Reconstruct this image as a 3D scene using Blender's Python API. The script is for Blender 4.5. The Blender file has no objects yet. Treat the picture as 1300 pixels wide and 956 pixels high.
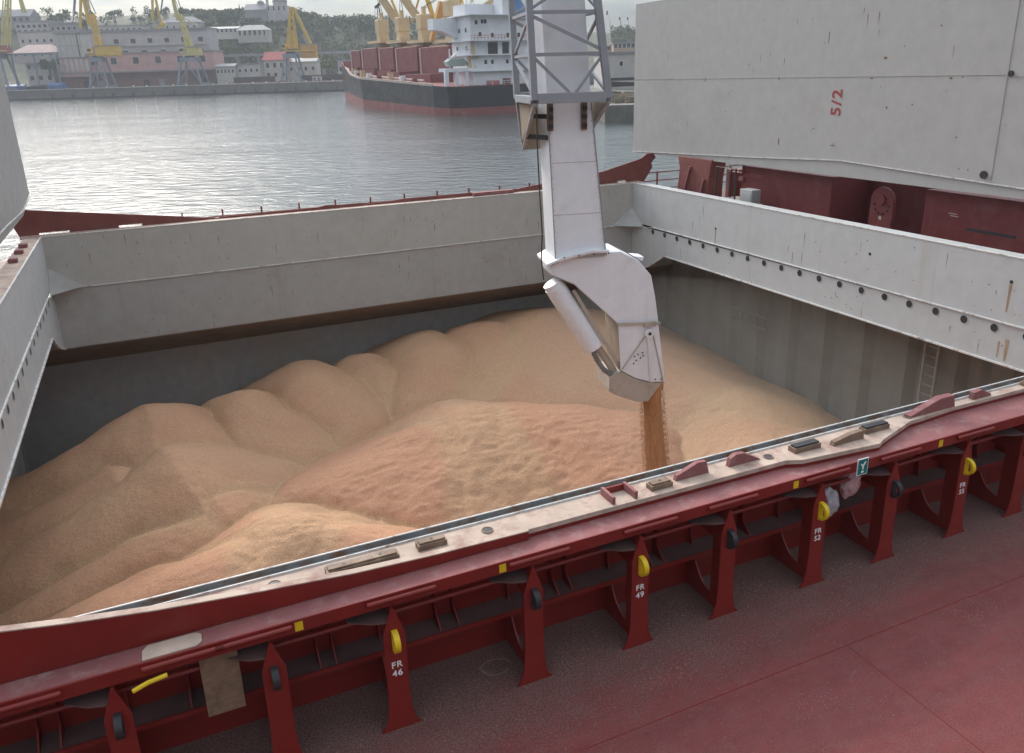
import bpy, bmesh, math, random
import numpy as np
from mathutils import Vector, Matrix, noise
random.seed(7)
rng = np.random.default_rng(5)
C = bpy.context.scene.collection
sc = bpy.context.scene
rad = math.radians

# ---------------------------------------------------------------- camera
F, PX, PY = 1018.11, 650.87, 438.61            # focal length and optical centre, for a 1300 x 956 picture
CAM = Vector((-3.9518, -6.978, 4.3804))
yaw, pitch, roll = .4137, .3252, .0292
fwd = Vector((math.sin(yaw)*math.cos(pitch), math.cos(yaw)*math.cos(pitch), -math.sin(pitch)))
right = Vector((math.cos(yaw), -math.sin(yaw), 0)); down = fwd.cross(right)
right, down = math.cos(roll)*right + math.sin(roll)*down, -math.sin(roll)*right + math.cos(roll)*down
cd = bpy.data.cameras.new('camera'); cam = bpy.data.objects.new('camera', cd); C.objects.link(cam)
m = Matrix((right, -down, -fwd)).transposed().to_4x4(); m.translation = CAM
cam.matrix_world = m
cd.sensor_width = 36; cd.lens = F/1300*36
cd.shift_x = -(PX-650)/1300; cd.shift_y = -(478-PY)/1300
cd.clip_start = .1; cd.clip_end = 6000
sc.camera = cam

# ---------------------------------------------------------------- sky, sun, exposure
SUN_EL, SUN_AZ = 34, -7                          # degrees; azimuth measured from +Y towards +X
sc.view_settings.view_transform = 'Standard'; sc.view_settings.look = 'None'
sc.view_settings.gamma = 1; sc.view_settings.exposure = 0.5
W = bpy.data.worlds.new('World'); sc.world = W; W.use_nodes = True
wt = W.node_tree; wt.nodes.clear()
def wn(t, **k):
    n = wt.nodes.new(t)
    for a, b in k.items(): setattr(n, a, b)
    return n
sky = wn('ShaderNodeTexSky', sky_type='NISHITA', sun_disc=False)
sky.sun_elevation = rad(SUN_EL); sky.sun_rotation = rad(SUN_AZ)
sky.air_density = 1.0; sky.dust_density = 1.2; sky.ozone_density = 1.5
tc = wn('ShaderNodeTexCoord'); mp = wn('ShaderNodeMapping'); mp.inputs['Scale'].default_value = (1.0, 1.0, 4.2)
n1 = wn('ShaderNodeTexNoise'); n1.inputs['Scale'].default_value = 3.4; n1.inputs['Detail'].default_value = 9; n1.inputs['Roughness'].default_value = .58
cr = wn('ShaderNodeValToRGB'); cr.color_ramp.elements[0].position = .36; cr.color_ramp.elements[0].color = (.15,.15,.15,1)
cr.color_ramp.elements[1].position = .62; cr.color_ramp.elements[1].color = (.95,.95,.95,1)
n2 = wn('ShaderNodeTexNoise'); n2.inputs['Scale'].default_value = 6; n2.inputs['Detail'].default_value = 8
cc = wn('ShaderNodeValToRGB'); cc.color_ramp.elements[0].position = .36; cc.color_ramp.elements[0].color = (4.4,5.1,5.9,1)
cc.color_ramp.elements[1].position = .62; cc.color_ramp.elements[1].color = (9.0,8.9,8.6,1)
mx = wn('ShaderNodeMixRGB'); bg = wn('ShaderNodeBackground'); bg.inputs['Strength'].default_value = .1
wo = wn('ShaderNodeOutputWorld')
L = wt.links.new
L(tc.outputs['Generated'], mp.inputs['Vector']); L(mp.outputs[0], n1.inputs['Vector']); L(mp.outputs[0], n2.inputs['Vector'])
L(n1.outputs['Fac'], cr.inputs[0]); L(n2.outputs['Fac'], cc.inputs[0])
L(cr.outputs[0], mx.inputs[0]); L(sky.outputs[0], mx.inputs[1]); L(cc.outputs[0], mx.inputs[2])
# overcast ramp, steepened: horizon dimmed, higher sky raised to brighten the water
sx = wn('ShaderNodeSeparateXYZ'); L(tc.outputs['Generated'], sx.inputs[0])
mr_ = wn('ShaderNodeMapRange'); mr_.inputs[1].default_value = 0; mr_.inputs[2].default_value = .6; mr_.inputs[3].default_value = .25; mr_.inputs[4].default_value = 1.95; L(sx.outputs['Z'], mr_.inputs[0])
ml = wn('ShaderNodeMixRGB', blend_type='MULTIPLY'); ml.inputs[0].default_value = 1; L(mx.outputs[0], ml.inputs[1]); L(mr_.outputs[0], ml.inputs[2])
# thin cloud scatters the veiled sun: a wide, soft brightening round it
vn = wn('ShaderNodeVectorMath', operation='NORMALIZE'); L(tc.outputs['Generated'], vn.inputs[0])
vd_ = wn('ShaderNodeVectorMath', operation='DOT_PRODUCT'); L(vn.outputs[0], vd_.inputs[0])
vd_.inputs[1].default_value = (math.sin(rad(SUN_AZ))*math.cos(rad(SUN_EL)), math.cos(rad(SUN_AZ))*math.cos(rad(SUN_EL)), math.sin(rad(SUN_EL)))
g1 = wn('ShaderNodeMath', operation='MAXIMUM'); g1.inputs[1].default_value = 0; L(vd_.outputs['Value'], g1.inputs[0])
g2 = wn('ShaderNodeMath', operation='POWER'); g2.inputs[1].default_value = 3.5; L(g1.outputs[0], g2.inputs[0])
g3 = wn('ShaderNodeMath', operation='MULTIPLY_ADD'); g3.inputs[1].default_value = 1.3; g3.inputs[2].default_value = .78; L(g2.outputs[0], g3.inputs[0])
mg = wn('ShaderNodeMixRGB', blend_type='MULTIPLY'); mg.inputs[0].default_value = 1; L(ml.outputs[0], mg.inputs[1]); L(g3.outputs[0], mg.inputs[2])
L(mg.outputs[0], bg.inputs[0]); L(bg.outputs[0], wo.inputs[0])
sd = bpy.data.lights.new('sun', 'SUN'); sd.energy = 2.0; sd.angle = rad(18); sd.color = (1, .92, .81)
so = bpy.data.objects.new('sun', sd); C.objects.link(so)
sdir = Vector((math.sin(rad(SUN_AZ))*math.cos(rad(SUN_EL)), math.cos(rad(SUN_AZ))*math.cos(rad(SUN_EL)), math.sin(rad(SUN_EL))))
so.rotation_euler = sdir.to_track_quat('Z', 'Y').to_euler()
sc.cycles.volume_max_steps = 64; sc.cycles.max_bounces = 6; sc.cycles.use_denoising = True
sc.cycles.sample_clamp_indirect = 6

# ---------------------------------------------------------------- materials
def mat(name, base, rough=.6, metal=0, dirt=None, dirt_amt=.0, dirt_scale=1.0, streak=None, streak_amt=0., spots=None, spot_amt=0.,
        var=.12, vscale=2.5, bump=0., bscale=30., spec=.4, stretch=(1,1,1)):
    M = bpy.data.materials.new(name); M.use_nodes = True
    t = M.node_tree; P = t.nodes['Principled BSDF']
    P.inputs['Roughness'].default_value = rough; P.inputs['Metallic'].default_value = metal
    P.inputs['Specular IOR Level'].default_value = spec
    N = t.nodes.new; K = t.links.new
    co = N('ShaderNodeTexCoord'); out = co.outputs['Object']
    def noi(scale, det=6, st=(1,1,1), ro=.6):
        mp = N('ShaderNodeMapping'); mp.inputs['Scale'].default_value = st; K(out, mp.inputs[0])
        n = N('ShaderNodeTexNoise'); n.inputs['Scale'].default_value = scale; n.inputs['Detail'].default_value = det
        n.inputs['Roughness'].default_value = ro; K(mp.outputs[0], n.inputs['Vector']); return n.outputs['Fac']
    def ramp(fac, a, b, v0=0., v1=1.):
        r = N('ShaderNodeMapRange'); r.inputs[1].default_value = a; r.inputs[2].default_value = b
        r.inputs[3].default_value = v0; r.inputs[4].default_value = v1; K(fac, r.inputs[0]); return r.outputs[0]
    def mix(fac, a, b, mode='MIX'):
        x = N('ShaderNodeMixRGB'); x.blend_type = mode
        if isinstance(fac, float): x.inputs[0].default_value = fac
        else: K(fac, x.inputs[0])
        for i, s in ((1, a), (2, b)):
            if isinstance(s, tuple): x.inputs[i].default_value = s + (1,)
            else: K(s, x.inputs[i])
        return x.outputs[0]
    c = base
    if var:
        lo = tuple(v*(1-var) for v in base); hi = tuple(min(1, v*(1+var)) for v in base)
        c = mix(ramp(noi(vscale, 7, stretch), .3, .7), lo, hi)
    if dirt: c = mix(ramp(noi(dirt_scale, 8, (1,1,1), .68), .62-.25*dirt_amt, .8-.25*dirt_amt, 0, min(1, .35+dirt_amt)), c, dirt)
    if streak: c = mix(ramp(noi(2.2, 7, (1.6,1.6,.1), .65), .56, .78, 0, streak_amt), c, streak)
    if spots: c = mix(ramp(noi(5.5, 9, (1,1,1), .72), .75-.1*spot_amt, .80-.1*spot_amt, 0, .9), c, spots)
    if isinstance(c, tuple): P.inputs['Base Color'].default_value = c + (1,)
    else: K(c, P.inputs['Base Color'])
    if rough < .95:
        K(ramp(noi(vscale*1.7, 5), .3, .7, max(0, rough-.12), min(1, rough+.12)), P.inputs['Roughness'])
    if bump:
        b = N('ShaderNodeBump'); b.inputs['Strength'].default_value = bump; b.inputs['Distance'].default_value = .02
        K(noi(bscale, 6), b.inputs['Height']); K(b.outputs[0], P.inputs['Normal'])
    return M
RUST = (.13, .05, .02); DUST = (.42, .31, .21)
GREY = mat('grey hatch paint', (.36,.365,.35), .5, dirt=(.29,.27,.24), dirt_amt=.35, dirt_scale=.5, streak=(.25,.23,.2), streak_amt=.35, spots=RUST, spot_amt=.15, var=.06, bump=.12, bscale=3)
COVER = mat('warm grey cover paint', (.385,.38,.365), .5, dirt=(.32,.31,.29), dirt_amt=.35, dirt_scale=.35, streak=(.38,.36,.32), streak_amt=.5, spots=(.16,.09,.04), spot_amt=.22, var=.06, bump=.15, bscale=1.6)
COAMF = mat('grey far coaming paint', (.42,.425,.395), .5, dirt=(.34,.335,.3), dirt_amt=.35, dirt_scale=.4, streak=(.38,.33,.25), streak_amt=.45, spots=RUST, spot_amt=.05, var=.06, bump=.1, bscale=2)
COAM = mat('pale grey coaming paint', (.47,.49,.49), .5, dirt=(.38,.38,.355), dirt_amt=.3, dirt_scale=.45, streak=(.4,.35,.27), streak_amt=.4, spots=RUST, spot_amt=.05, var=.05, bump=.1, bscale=2)
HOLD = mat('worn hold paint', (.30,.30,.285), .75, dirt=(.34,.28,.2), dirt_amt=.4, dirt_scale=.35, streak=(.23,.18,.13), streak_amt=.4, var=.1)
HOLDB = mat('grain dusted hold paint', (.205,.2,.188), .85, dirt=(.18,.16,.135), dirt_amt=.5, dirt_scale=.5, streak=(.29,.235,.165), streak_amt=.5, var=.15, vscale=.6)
LADD = mat('dusty ladder steel', (.33,.3,.26), .8, var=.15)
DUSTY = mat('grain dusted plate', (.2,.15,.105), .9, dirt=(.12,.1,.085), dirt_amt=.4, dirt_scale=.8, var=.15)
RIM = mat('worn white rim', (.62,.62,.6), .5, dirt=RUST, dirt_amt=.45, dirt_scale=5, var=.1)
GUT = mat('rusty gutter', (.17,.18,.185), .75, dirt=(.14,.07,.035), dirt_amt=.7, dirt_scale=2.6, var=.3, spec=.15)
RED = mat('dark red ship paint', (.18,.015,.011), .42, dirt=(.17,.05,.045), dirt_amt=.15, dirt_scale=1.6, var=.14, bump=.06, bscale=8, streak=(.09,.02,.015), streak_amt=.4)
REDB = mat('brownish red weathered paint', (.19,.06,.05), .6, dirt=(.2,.1,.075), dirt_amt=.3, dirt_scale=.8, streak=(.25,.12,.09), streak_amt=.4, var=.15)
REDD = mat('dusted red ship paint', (.23,.085,.083), .7, dirt=(.3,.2,.18), dirt_amt=.4, dirt_scale=6, var=.15, bump=.1, bscale=60)
BUFF = mat('grain dusted top plate', (.43,.335,.27), .8, dirt=(.25,.13,.11), dirt_amt=.5, dirt_scale=2.8, var=.2, bump=.15, bscale=40)
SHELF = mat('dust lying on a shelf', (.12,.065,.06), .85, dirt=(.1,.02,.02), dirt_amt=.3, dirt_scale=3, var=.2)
STEEL = mat('worn brown steel', (.17,.11,.075), .6, dirt=(.3,.2,.13), dirt_amt=.5, dirt_scale=7, var=.2, bump=.3, bscale=30)
STEELG = mat('grey flexible steel', (.2,.19,.18), .5, var=.2, vscale=8)
RUBBER = mat('black rubber', (.022,.022,.025), .5, var=.3, vscale=10)
YEL = mat('yellow paint', (.62,.42,.01), .45, var=.12, vscale=8)
WHITE = mat('white paint', (.75,.75,.74), .5, var=.05, vscale=6)
SPOUT = mat('bluish white spout paint', (.75,.765,.785), .42, dirt=(.6,.6,.6), dirt_amt=.3, dirt_scale=1.4, streak=(.6,.58,.55), streak_amt=.5, spots=(.25,.2,.17), spot_amt=.1, var=.05, bump=.08, bscale=5)
SPOUTD = mat('dusty beige steel', (.42,.37,.31), .7, dirt=(.3,.23,.16), dirt_amt=.4, dirt_scale=2, var=.12)
LAT = mat('grey lattice paint', (.28,.295,.32), .5, dirt=(.3,.25,.18), dirt_amt=.3, dirt_scale=2, var=.08)
DARK = mat('dark greasy steel', (.035,.033,.032), .5, var=.3, vscale=8)
GREEN = mat('green sign paint', (.0,.16,.15), .4, var=.05)
SIGNW = mat('white sign paint', (.8,.8,.78), .4, var=.03)
REDTXT = mat('red marking paint', (.3,.05,.055), .6, var=.2, vscale=14)
def deck_material():
    M = mat('dusty red deck paint', (.155,.033,.031), .68, dirt=(.155,.05,.045), dirt_amt=.45, dirt_scale=7, var=.18, vscale=2.2, bump=.25, bscale=45, spots=(.3,.2,.17), spot_amt=.3, stretch=(.35,1.6,1))
    return M
DECK = deck_material()
t = DECK.node_tree; P_ = t.nodes['Principled BSDF']; src = P_.inputs['Base Color'].links[0].from_socket
co_ = t.nodes.new('ShaderNodeTexCoord'); sp_ = t.nodes.new('ShaderNodeSeparateXYZ'); t.links.new(co_.outputs['Object'], sp_.inputs[0])
nz_ = t.nodes.new('ShaderNodeTexNoise'); nz_.inputs['Scale'].default_value = 1.8; nz_.inputs['Detail'].default_value = 8; nz_.inputs['Roughness'].default_value = .7; t.links.new(co_.outputs['Object'], nz_.inputs['Vector'])
ad_ = t.nodes.new('ShaderNodeMath'); ad_.operation = 'MULTIPLY_ADD'; ad_.inputs[1].default_value = 1.5; t.links.new(nz_.outputs['Fac'], ad_.inputs[0]); t.links.new(sp_.outputs['Y'], ad_.inputs[2])
ra_ = t.nodes.new('ShaderNodeMapRange'); ra_.inputs[1].default_value = -1.0; ra_.inputs[2].default_value = .1; ra_.inputs[3].default_value = 0; ra_.inputs[4].default_value = .8; t.links.new(ad_.outputs[0], ra_.inputs[0])
gn_ = t.nodes.new('ShaderNodeTexNoise'); gn_.inputs['Scale'].default_value = 55; gn_.inputs['Detail'].default_value = 3; t.links.new(co_.outputs['Object'], gn_.inputs['Vector'])
gr_ = t.nodes.new('ShaderNodeValToRGB'); gr_.color_ramp.elements[0].position = .35; gr_.color_ramp.elements[0].color = (.1,.058,.054,1); gr_.color_ramp.elements[1].position = .7; gr_.color_ramp.elements[1].color = (.2,.135,.115,1); t.links.new(gn_.outputs['Fac'], gr_.inputs[0])
mx_ = t.nodes.new('ShaderNodeMixRGB'); t.links.new(ra_.outputs[0], mx_.inputs[0]); t.links.new(src, mx_.inputs[1]); t.links.new(gr_.outputs[0], mx_.inputs[2])
m2_ = t.nodes.new('ShaderNodeMixRGB'); m2_.blend_type = 'MULTIPLY'; m2_.inputs[0].default_value = 1; t.links.new(mx_.outputs[0], m2_.inputs[1])
g2_ = t.nodes.new('ShaderNodeValToRGB'); g2_.color_ramp.elements[0].position = .3; g2_.color_ramp.elements[0].color = (.7,.7,.7,1); g2_.color_ramp.elements[1].position = .72; g2_.color_ramp.elements[1].color = (1.2,1.2,1.2,1); t.links.new(gn_.outputs['Fac'], g2_.inputs[0]); t.links.new(g2_.outputs[0], m2_.inputs[2])
t.links.new(m2_.outputs[0], P_.inputs['Base Color'])

# ---------------------------------------------------------------- mesh helpers
class B:
    def __init__(s): s.v = []; s.f = []
    def add(s, v, f):
        o = len(s.v); s.v += [tuple(p) for p in v]; s.f += [[i+o for i in q] for q in f]; return s
    def box(s, x0, x1, y0, y1, z0, z1):
        v = [(x,y,z) for z in (z0,z1) for y in (y0,y1) for x in (x0,x1)]
        return s.add(v, [[0,2,3,1],[4,5,7,6],[0,1,5,4],[2,6,7,3],[0,4,6,2],[1,3,7,5]])
    def prism(s, pts, fn, a, b):                 # polygon pts (u,v) swept along w from a to b; fn(u,v,w) -> xyz
        n = len(pts); v = [fn(p[0],p[1],a) for p in pts] + [fn(p[0],p[1],b) for p in pts]
        f = [list(range(n))[::-1], list(range(n,2*n))] + [[i,(i+1)%n,n+(i+1)%n,n+i] for i in range(n)]
        return s.add(v, f)
    def tube(s, pts, r, n=8, closed=False, cap=True):
        pts = [Vector(p) for p in pts]; m_ = len(pts); rings = []; up = None
        rs = r if isinstance(r, (list, tuple)) else [r]*m_
        for i, p in enumerate(pts):
            a = pts[(i-1) % m_] if (closed or i) else p; b = pts[(i+1) % m_] if (closed or i < m_-1) else p
            t = (b-a).normalized()
            if up is None: up = Vector((0,0,1)) if abs(t.z) < .9 else Vector((1,0,0))
            x = t.cross(up).normalized(); up = x.cross(t).normalized()
            rings.append([p + rs[i]*(math.cos(2*math.pi*k/n)*x + math.sin(2*math.pi*k/n)*up) for k in range(n)])
        v = [q for g in rings for q in g]; f = []
        for i in range(m_ if closed else m_-1):
            j = (i+1) % m_
            f += [[i*n+k, i*n+(k+1)%n, j*n+(k+1)%n, j*n+k] for k in range(n)]
        if cap and not closed: f += [list(range(n))[::-1], [(m_-1)*n+k for k in range(n)]]
        return s.add(v, f)
    def beam(s, p, q, w, h, up=(0,0,1)):
        p, q = Vector(p), Vector(q); t = (q-p).normalized(); up = Vector(up)
        if abs(t.dot(up)) > .95: up = Vector((1,0,0)) if abs(t.x) < .9 else Vector((0,1,0))
        x = t.cross(up).normalized()*w/2; y = x.normalized().cross(t).normalized()*h/2
        v = [c + i*x + j*y for c in (p,q) for i,j in ((-1,-1),(1,-1),(1,1),(-1,1))]
        return s.add(v, [[0,3,2,1],[4,5,6,7],[0,1,5,4],[1,2,6,5],[2,3,7,6],[3,0,4,7]])
    def mesh(s, name, mt, smooth=False):
        me = bpy.data.meshes.new(name); me.from_pydata(s.v, [], s.f); me.update()
        b = bmesh.new(); b.from_mesh(me); bmesh.ops.recalc_face_normals(b, faces=b.faces); b.to_mesh(me); b.free()
        if mt: me.materials.append(mt)
        if smooth:
            for p in me.polygons: p.use_smooth = True
        return me
def link(o, parent=None):
    C.objects.link(o)
    if parent is not None: o.parent = parent
    return o
def put(name, b, mt, parent=None, bev=0, smooth=False, kind=None):
    o = link(bpy.data.objects.new(name, b.mesh(name, mt, smooth)), parent)
    if bev:
        d = o.modifiers.new('bevel', 'BEVEL'); d.width = bev; d.segments = 2; d.limit_method = 'ANGLE'; d.angle_limit = rad(40)
    if smooth == 'auto':
        for p in o.data.polygons: p.use_smooth = True
        e = o.modifiers.new('split', 'EDGE_SPLIT'); e.split_angle = rad(35)
    if kind: o['kind'] = kind
    return o
def tag(o, label=None, cat=None, group=None, kind=None):
    if label: o['label'] = label
    if cat: o['category'] = cat
    if group: o['group'] = group
    if kind: o['kind'] = kind
    return o
def thing(name, label, cat, loc=(0,0,0), group=None, mtx=None):
    o = bpy.data.objects.new(name, None); C.objects.link(o); o.empty_display_size = .2
    if mtx is not None: o.matrix_world = mtx
    else: o.location = loc
    return tag(o, label, cat, group)
def local(o, *p): return o.matrix_world.inverted() @ Vector(p)
def copy_child(o, parent, name=None):
    c = o.copy(); C.objects.link(c); c.parent = parent; return c
def copy_tree(o, parent=None):
    c = o.copy(); C.objects.link(c); c.parent = parent
    for ch in o.children: copy_tree(ch, c)
    return c
def text(name, body, size, mtx, mt, parent, ext=.002, bold=0., align='CENTER', space=1.0):
    cu = bpy.data.curves.new(name, 'FONT'); cu.body = body; cu.size = size; cu.extrude = ext; cu.offset = bold
    cu.align_x = align; cu.align_y = 'CENTER'; cu.space_character = space; cu.materials.append(mt)
    t = bpy.data.objects.new(name, cu); C.objects.link(t); bpy.context.view_layer.update()
    me = bpy.data.meshes.new_from_object(t.evaluated_get(bpy.context.evaluated_depsgraph_get()))
    bpy.data.objects.remove(t); bpy.data.curves.remove(cu)
    o = bpy.data.objects.new(name, me); C.objects.link(o)
    o.parent = parent; o.matrix_local = mtx
    return o
XYZ = lambda u,v,w: (u,v,w)
YZ = lambda u,v,w: (w,u,v)
XZ = lambda u,v,w: (u,w,v)

# ================================================================ OUR SHIP: near hatch coaming
XL, XR, YF = -7.31, 14.32, 21.76
DZ = -1.62
nc = thing('hatch_coaming', 'dark red hatch coaming with numbered upright stays along the near deck', 'hatch coaming', (0,0,0))
put('coaming_plate', B().box(XL-.6, XR+.6, -.07, -.02, -3.6, -.11), RED, nc)
put('rim_bar', B().box(XL-.6, XR+.6, -.016, 0, .0, .012), RIM, nc, .003)
put('rim_web', B().box(XL-.6, XR+.6, -.013, -.002, -.11, .0), GUT, nc)
put('rim_bar', B().box(XL-.6, XR+.6, -.158, -.143, -.05, .016), RIM, nc, .004)
put('gutter', B().box(XL-.6, XR+.6, -.143, -.014, -.10, -.05), GUT, nc)
out = [(XL-.6,-.49),(2.36,-.49),(2.55,-.57),(3.68,-.66),(3.8,-.6),(4.55,-.36),(4.9,-.34),(5.4,-.3),(XR+.6,-.32)]
put('top_plate', B().prism([(XL-.6,-.158)]+out+[(XR+.6,-.158)], XYZ, -.06, -.004), BUFF, nc, .005)
put('fascia', B().prism([(x, y+.012) for x,y in out]+[(x, y+.05) for x,y in out[::-1]], XYZ, -.105, -.06), RED, nc)
put('stiffener_plate', B().box(XL-.6, XR+.6, -.75, -.07, -.125, -.105), REDD, nc)
put('face_flange', B().box(XL-.6, XR+.6, -.765, -.745, -.235, -.1), RED, nc, .005)
# the guide plate rising towards the aft end
gp = [(-1.0,-.004),(-2.0,.012),(-2.79,.045),(-3.63,.115),(-4.45,.195),(-5.03,.275),(-5.57,.365),(-7.4,.72),(-7.7,.5),(-7.6,-.1),(-1.0,-.1)]
put('guide_plate', B().prism(gp, XZ, -.525, -.493), RED, nc, .004)
put('guide_plate_edge', B().prism([(x, z) for x,z in gp[:8]]+[(x, z+.012) for x,z in gp[:8][::-1]], XZ, -.53, -.455), BUFF, nc)
# lower shelf and the rib pairs over it
put('shelf', B().box(XL-.6, XR+.6, -.34, -.07, -1.06, -1.04), SHELF, nc)
put('shelf_lip', B().box(XL-.6, XR+.6, -.355, -.34, -1.09, -1.035), RED, nc)
put('pipe_rail', B().tube([(XL-.6,-.56,-.45),(XR+.6,-.56,-.45)], .028, 8), RED, nc, smooth='auto')
stays = [(-6.1,'k'),(-4.87,'k'),(-3.62,'k'),(-2.53,'FR\n46'),(-1.09,'k'),(.17,'FR\n49'),(1.33,'k'),(2.66,'FR\n52'),(3.84,'k'),(5.13,'FR\n55'),(6.3,'k'),(7.5,'k'),(8.7,'k'),(9.9,'k'),(11.1,'k'),(12.3,'k')]
fl = [(-.105,-1.15),(-.105,-.52),(-.012,-.237),(.012,-.237),(.105,-.52),(.105,-1.15),(.115,-1.4),(.15,-1.55),(.2,-1.615),(-.2,-1.615),(-.15,-1.55),(-.115,-1.4)]
me_fl = B().prism(fl, XZ, -.80, -.78).mesh('flange', RED)
arc = [(-.07-.33*math.sin(a), -1.06-.36*(1-math.cos(a))) for a in [i*math.pi/2/8 for i in range(9)]]
hole = [(-.12,-.70)]+[(-.54+.42*math.cos(a), -.70-.76*math.sin(a)) for a in [math.pi/2*k/9 for k in range(1,10)]]+[(-.54,-.70)]
web = [(-.07,-.70),(-.07,-.13),(-.74,-.24),(-.78,-.26),(-.78,-1.612),(-.07,-1.612),(-.07,-.70)]+hole+[hole[0]]
me_web = B().prism(web, YZ, -.009, .009).mesh('web', RED)
me_cap = B().prism([(0,-.80),(.0,-.3),(-.42,-.3),(-.38,-.62),(-.2,-.74)], XYZ, -.40, -.385).mesh('knee_plate', SHELF)
def loop_mesh(w, name, mt):                        # upright D-shaped eye on a back bar
    n = 14; o = [(-.80,-.697),(-.80,-.473)]; i_ = [(-.822,-.663),(-.822,-.507)]
    for k in range(n+1):
        a = math.pi/2 - math.pi*k/n
        o.append((-.82-.105*math.cos(a), -.585+.112*math.sin(a))); i_.append((-.828-.062*math.cos(a), -.585+.078*math.sin(a)))
    i_ = [i_[0]]+i_[2:][::-1]+[i_[1]]; o = [o[0]]+o[2:][::-1]+[o[1]]; n = len(o); v = []; f = []
    for x in (-w, w): v += [(x,)+q for q in o]+[(x,)+q for q in i_]
    for k in range(n):
        j = (k+1) % n
        f += [[k,j,n+j,n+k],[2*n+k,3*n+k,3*n+j,2*n+j],[k,2*n+k,2*n+j,j],[n+k,n+j,3*n+j,3*n+k]]
    return B().add(v, f).mesh(name, mt)
me_yel = loop_mesh(.028, 'cleat_loop', YEL); me_blk = loop_mesh(.03, 'cleat_loop', RUBBER)
me_rib = B().prism([(-.07,-.13),(-.3,-.13),(-.3,-.3),(-.16,-.45),(-.16,-.9),(-.32,-1.04),(-.07,-1.04)], YZ, -.008, .008).mesh('rib', RED)
def child(name, me, parent, loc=(0,0,0)):
    o = bpy.data.objects.new(name, me); C.objects.link(o); o.parent = parent; o.location = loc; return o
for i, (x, kind) in enumerate(stays):
    st = bpy.data.objects.new('stay', me_web); C.objects.link(st); st.parent = nc; st.location = (x,0,0)
    child('flange', me_fl, st); child('knee_plate', me_cap, st)
    if kind == 'k': child('cleat_loop', me_blk, st)
    else:
        child('cleat_loop', me_yel, st)
        st['label'] = 'stay painted with %s in white' % kind.replace('\n', ' ')
        text('frame_number', kind, .096, Matrix.Translation((.0,-.803,-.915)) @ Matrix.Rotation(rad(90), 4, 'X'), WHITE, st, bold=.0008, space=1.12)
    if i < len(stays)-1:
        d = stays[i+1][0]-x
        for t in (.42, .56): child('rib', me_rib, nc, (x+d*t,0,0))
# half-round grab bars and yellow markers on the face flange
hb = B().tube([(-.33,-.775,-.15),(-.31,-.785,-.15),(.31,-.785,-.15),(.33,-.775,-.15)], .024, 8)
me_bar = hb.mesh('grab_bar', RED, True)
for x in (-5.55,-4.3,-3.75+.0,-2.42,-1.0,.3,1.38,2.75,3.92,5.25,6.6,7.9,9.2,10.5,11.8):
    child('grab_bar', me_bar, nc, (x,0,0))
me_mk = B().box(-.036,.036,-.769,-.765,-.215,-.125).mesh('yellow_marker', YEL)
for x in (-3.36,-1.4,2.28,4.63,7.0,9.4): child('yellow_marker', me_mk, nc, (x,0,0))
# bearing pads and lugs on the top plate
def pad(x0, x1, y0, y1, h=.055, cap=True, dark=False):
    o = put('bearing_pad', B().box(x0,x1,y0,y1,-.004,h), STEEL, nc, .006)
    if cap: put('pad_cap', B().box(x0+.02,x1-.02,y0+.015,y1-.02,h,h+.022), RUBBER if dark else STEEL, o, .004)
    n = 2 if x1-x0 > .5 else 1
    for k in range(n):
        xx = x0 + (k+.5)*(x1-x0)/n; put('pad_hole', B().tube([(xx,(y0+y1)/2,h+.02),(xx,(y0+y1)/2,h+.0245)], .018, 10), DARK, o)
    return o
pad(-3.02,-2.32,-.42,-.3); pad(-2.12,-1.82,-.38,-.27); pad(.55,.83,-.41,-.29)
pad(2.57,2.97,-.42,-.29,.06,True,True); pad(3.72,4.13,-.40,-.28,.06,True,True)
pad(6.9,7.3,-.28,-.18)
def lug(name, pts, y0, y1, mt=REDD): return put(name, B().prism(pts, XZ, y0, y1), mt, nc, .006)
lug('stop_bracket', [(.02,-.004),(.02,.085),(.06,.085),(.06,-.004)], -.46, -.2); lug('stop_bracket', [(.3,-.004),(.3,.085),(.34,.085),(.34,-.004)], -.46, -.2)
lug('stop_bracket', [(.061,-.004),(.061,.07),(.299,.07),(.299,-.004)], -.23, -.2, RED)
for x in (.92, 1.66): lug('stop_wedge', [(x,-.004),(x+.02,.06),(x+.3,.16),(x+.42,.15),(x+.46,-.004)] if x < 1 else [(x,-.004),(x+.02,.1),(x+.1,.14),(x+.22,.13),(x+.46,.0),(x+.46,-.004)], -.33, -.27)
lug('stop_arm', [(4.62,-.004),(4.62,.02),(5.15,.17),(5.4,.17),(5.44,-.004)], -.3, -.2)
lug('stop_bracket', [(5.85,-.004),(5.85,.1),(6.0,.12),(6.2,.03),(6.2,-.004)], -.26, -.18)
lug('bent_angle', [(3.12,-.004),(3.14,.05),(3.4,.1),(3.6,.11),(3.62,-.004)], -.47, -.4, STEEL)
for x, y in ((-3.48,-.29),(-1.37,-.32),(2.24,-.33),(4.62,-.25),(-4.3,-.3)):
    put('bolt_hole', B().tube([(x,y,-.004),(x,y,.004)], .05, 16), DARK, nc)
    put('bolt_hole_ring', B().tube([(x+.055*math.cos(a),y+.055*math.sin(a),.002) for a in [k*math.pi/8 for k in range(16)]], .008, 6, True), STEEL, nc)
put('pad_plate', B().prism([(-4.62,-.745),(-4.62,-.62),(-4.58,-.56),(-4.2,-.56),(-4.15,-.6),(-4.15,-.7),(-4.2,-.745)], XYZ, -.105, -.085), BUFF, nc, .006)
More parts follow.
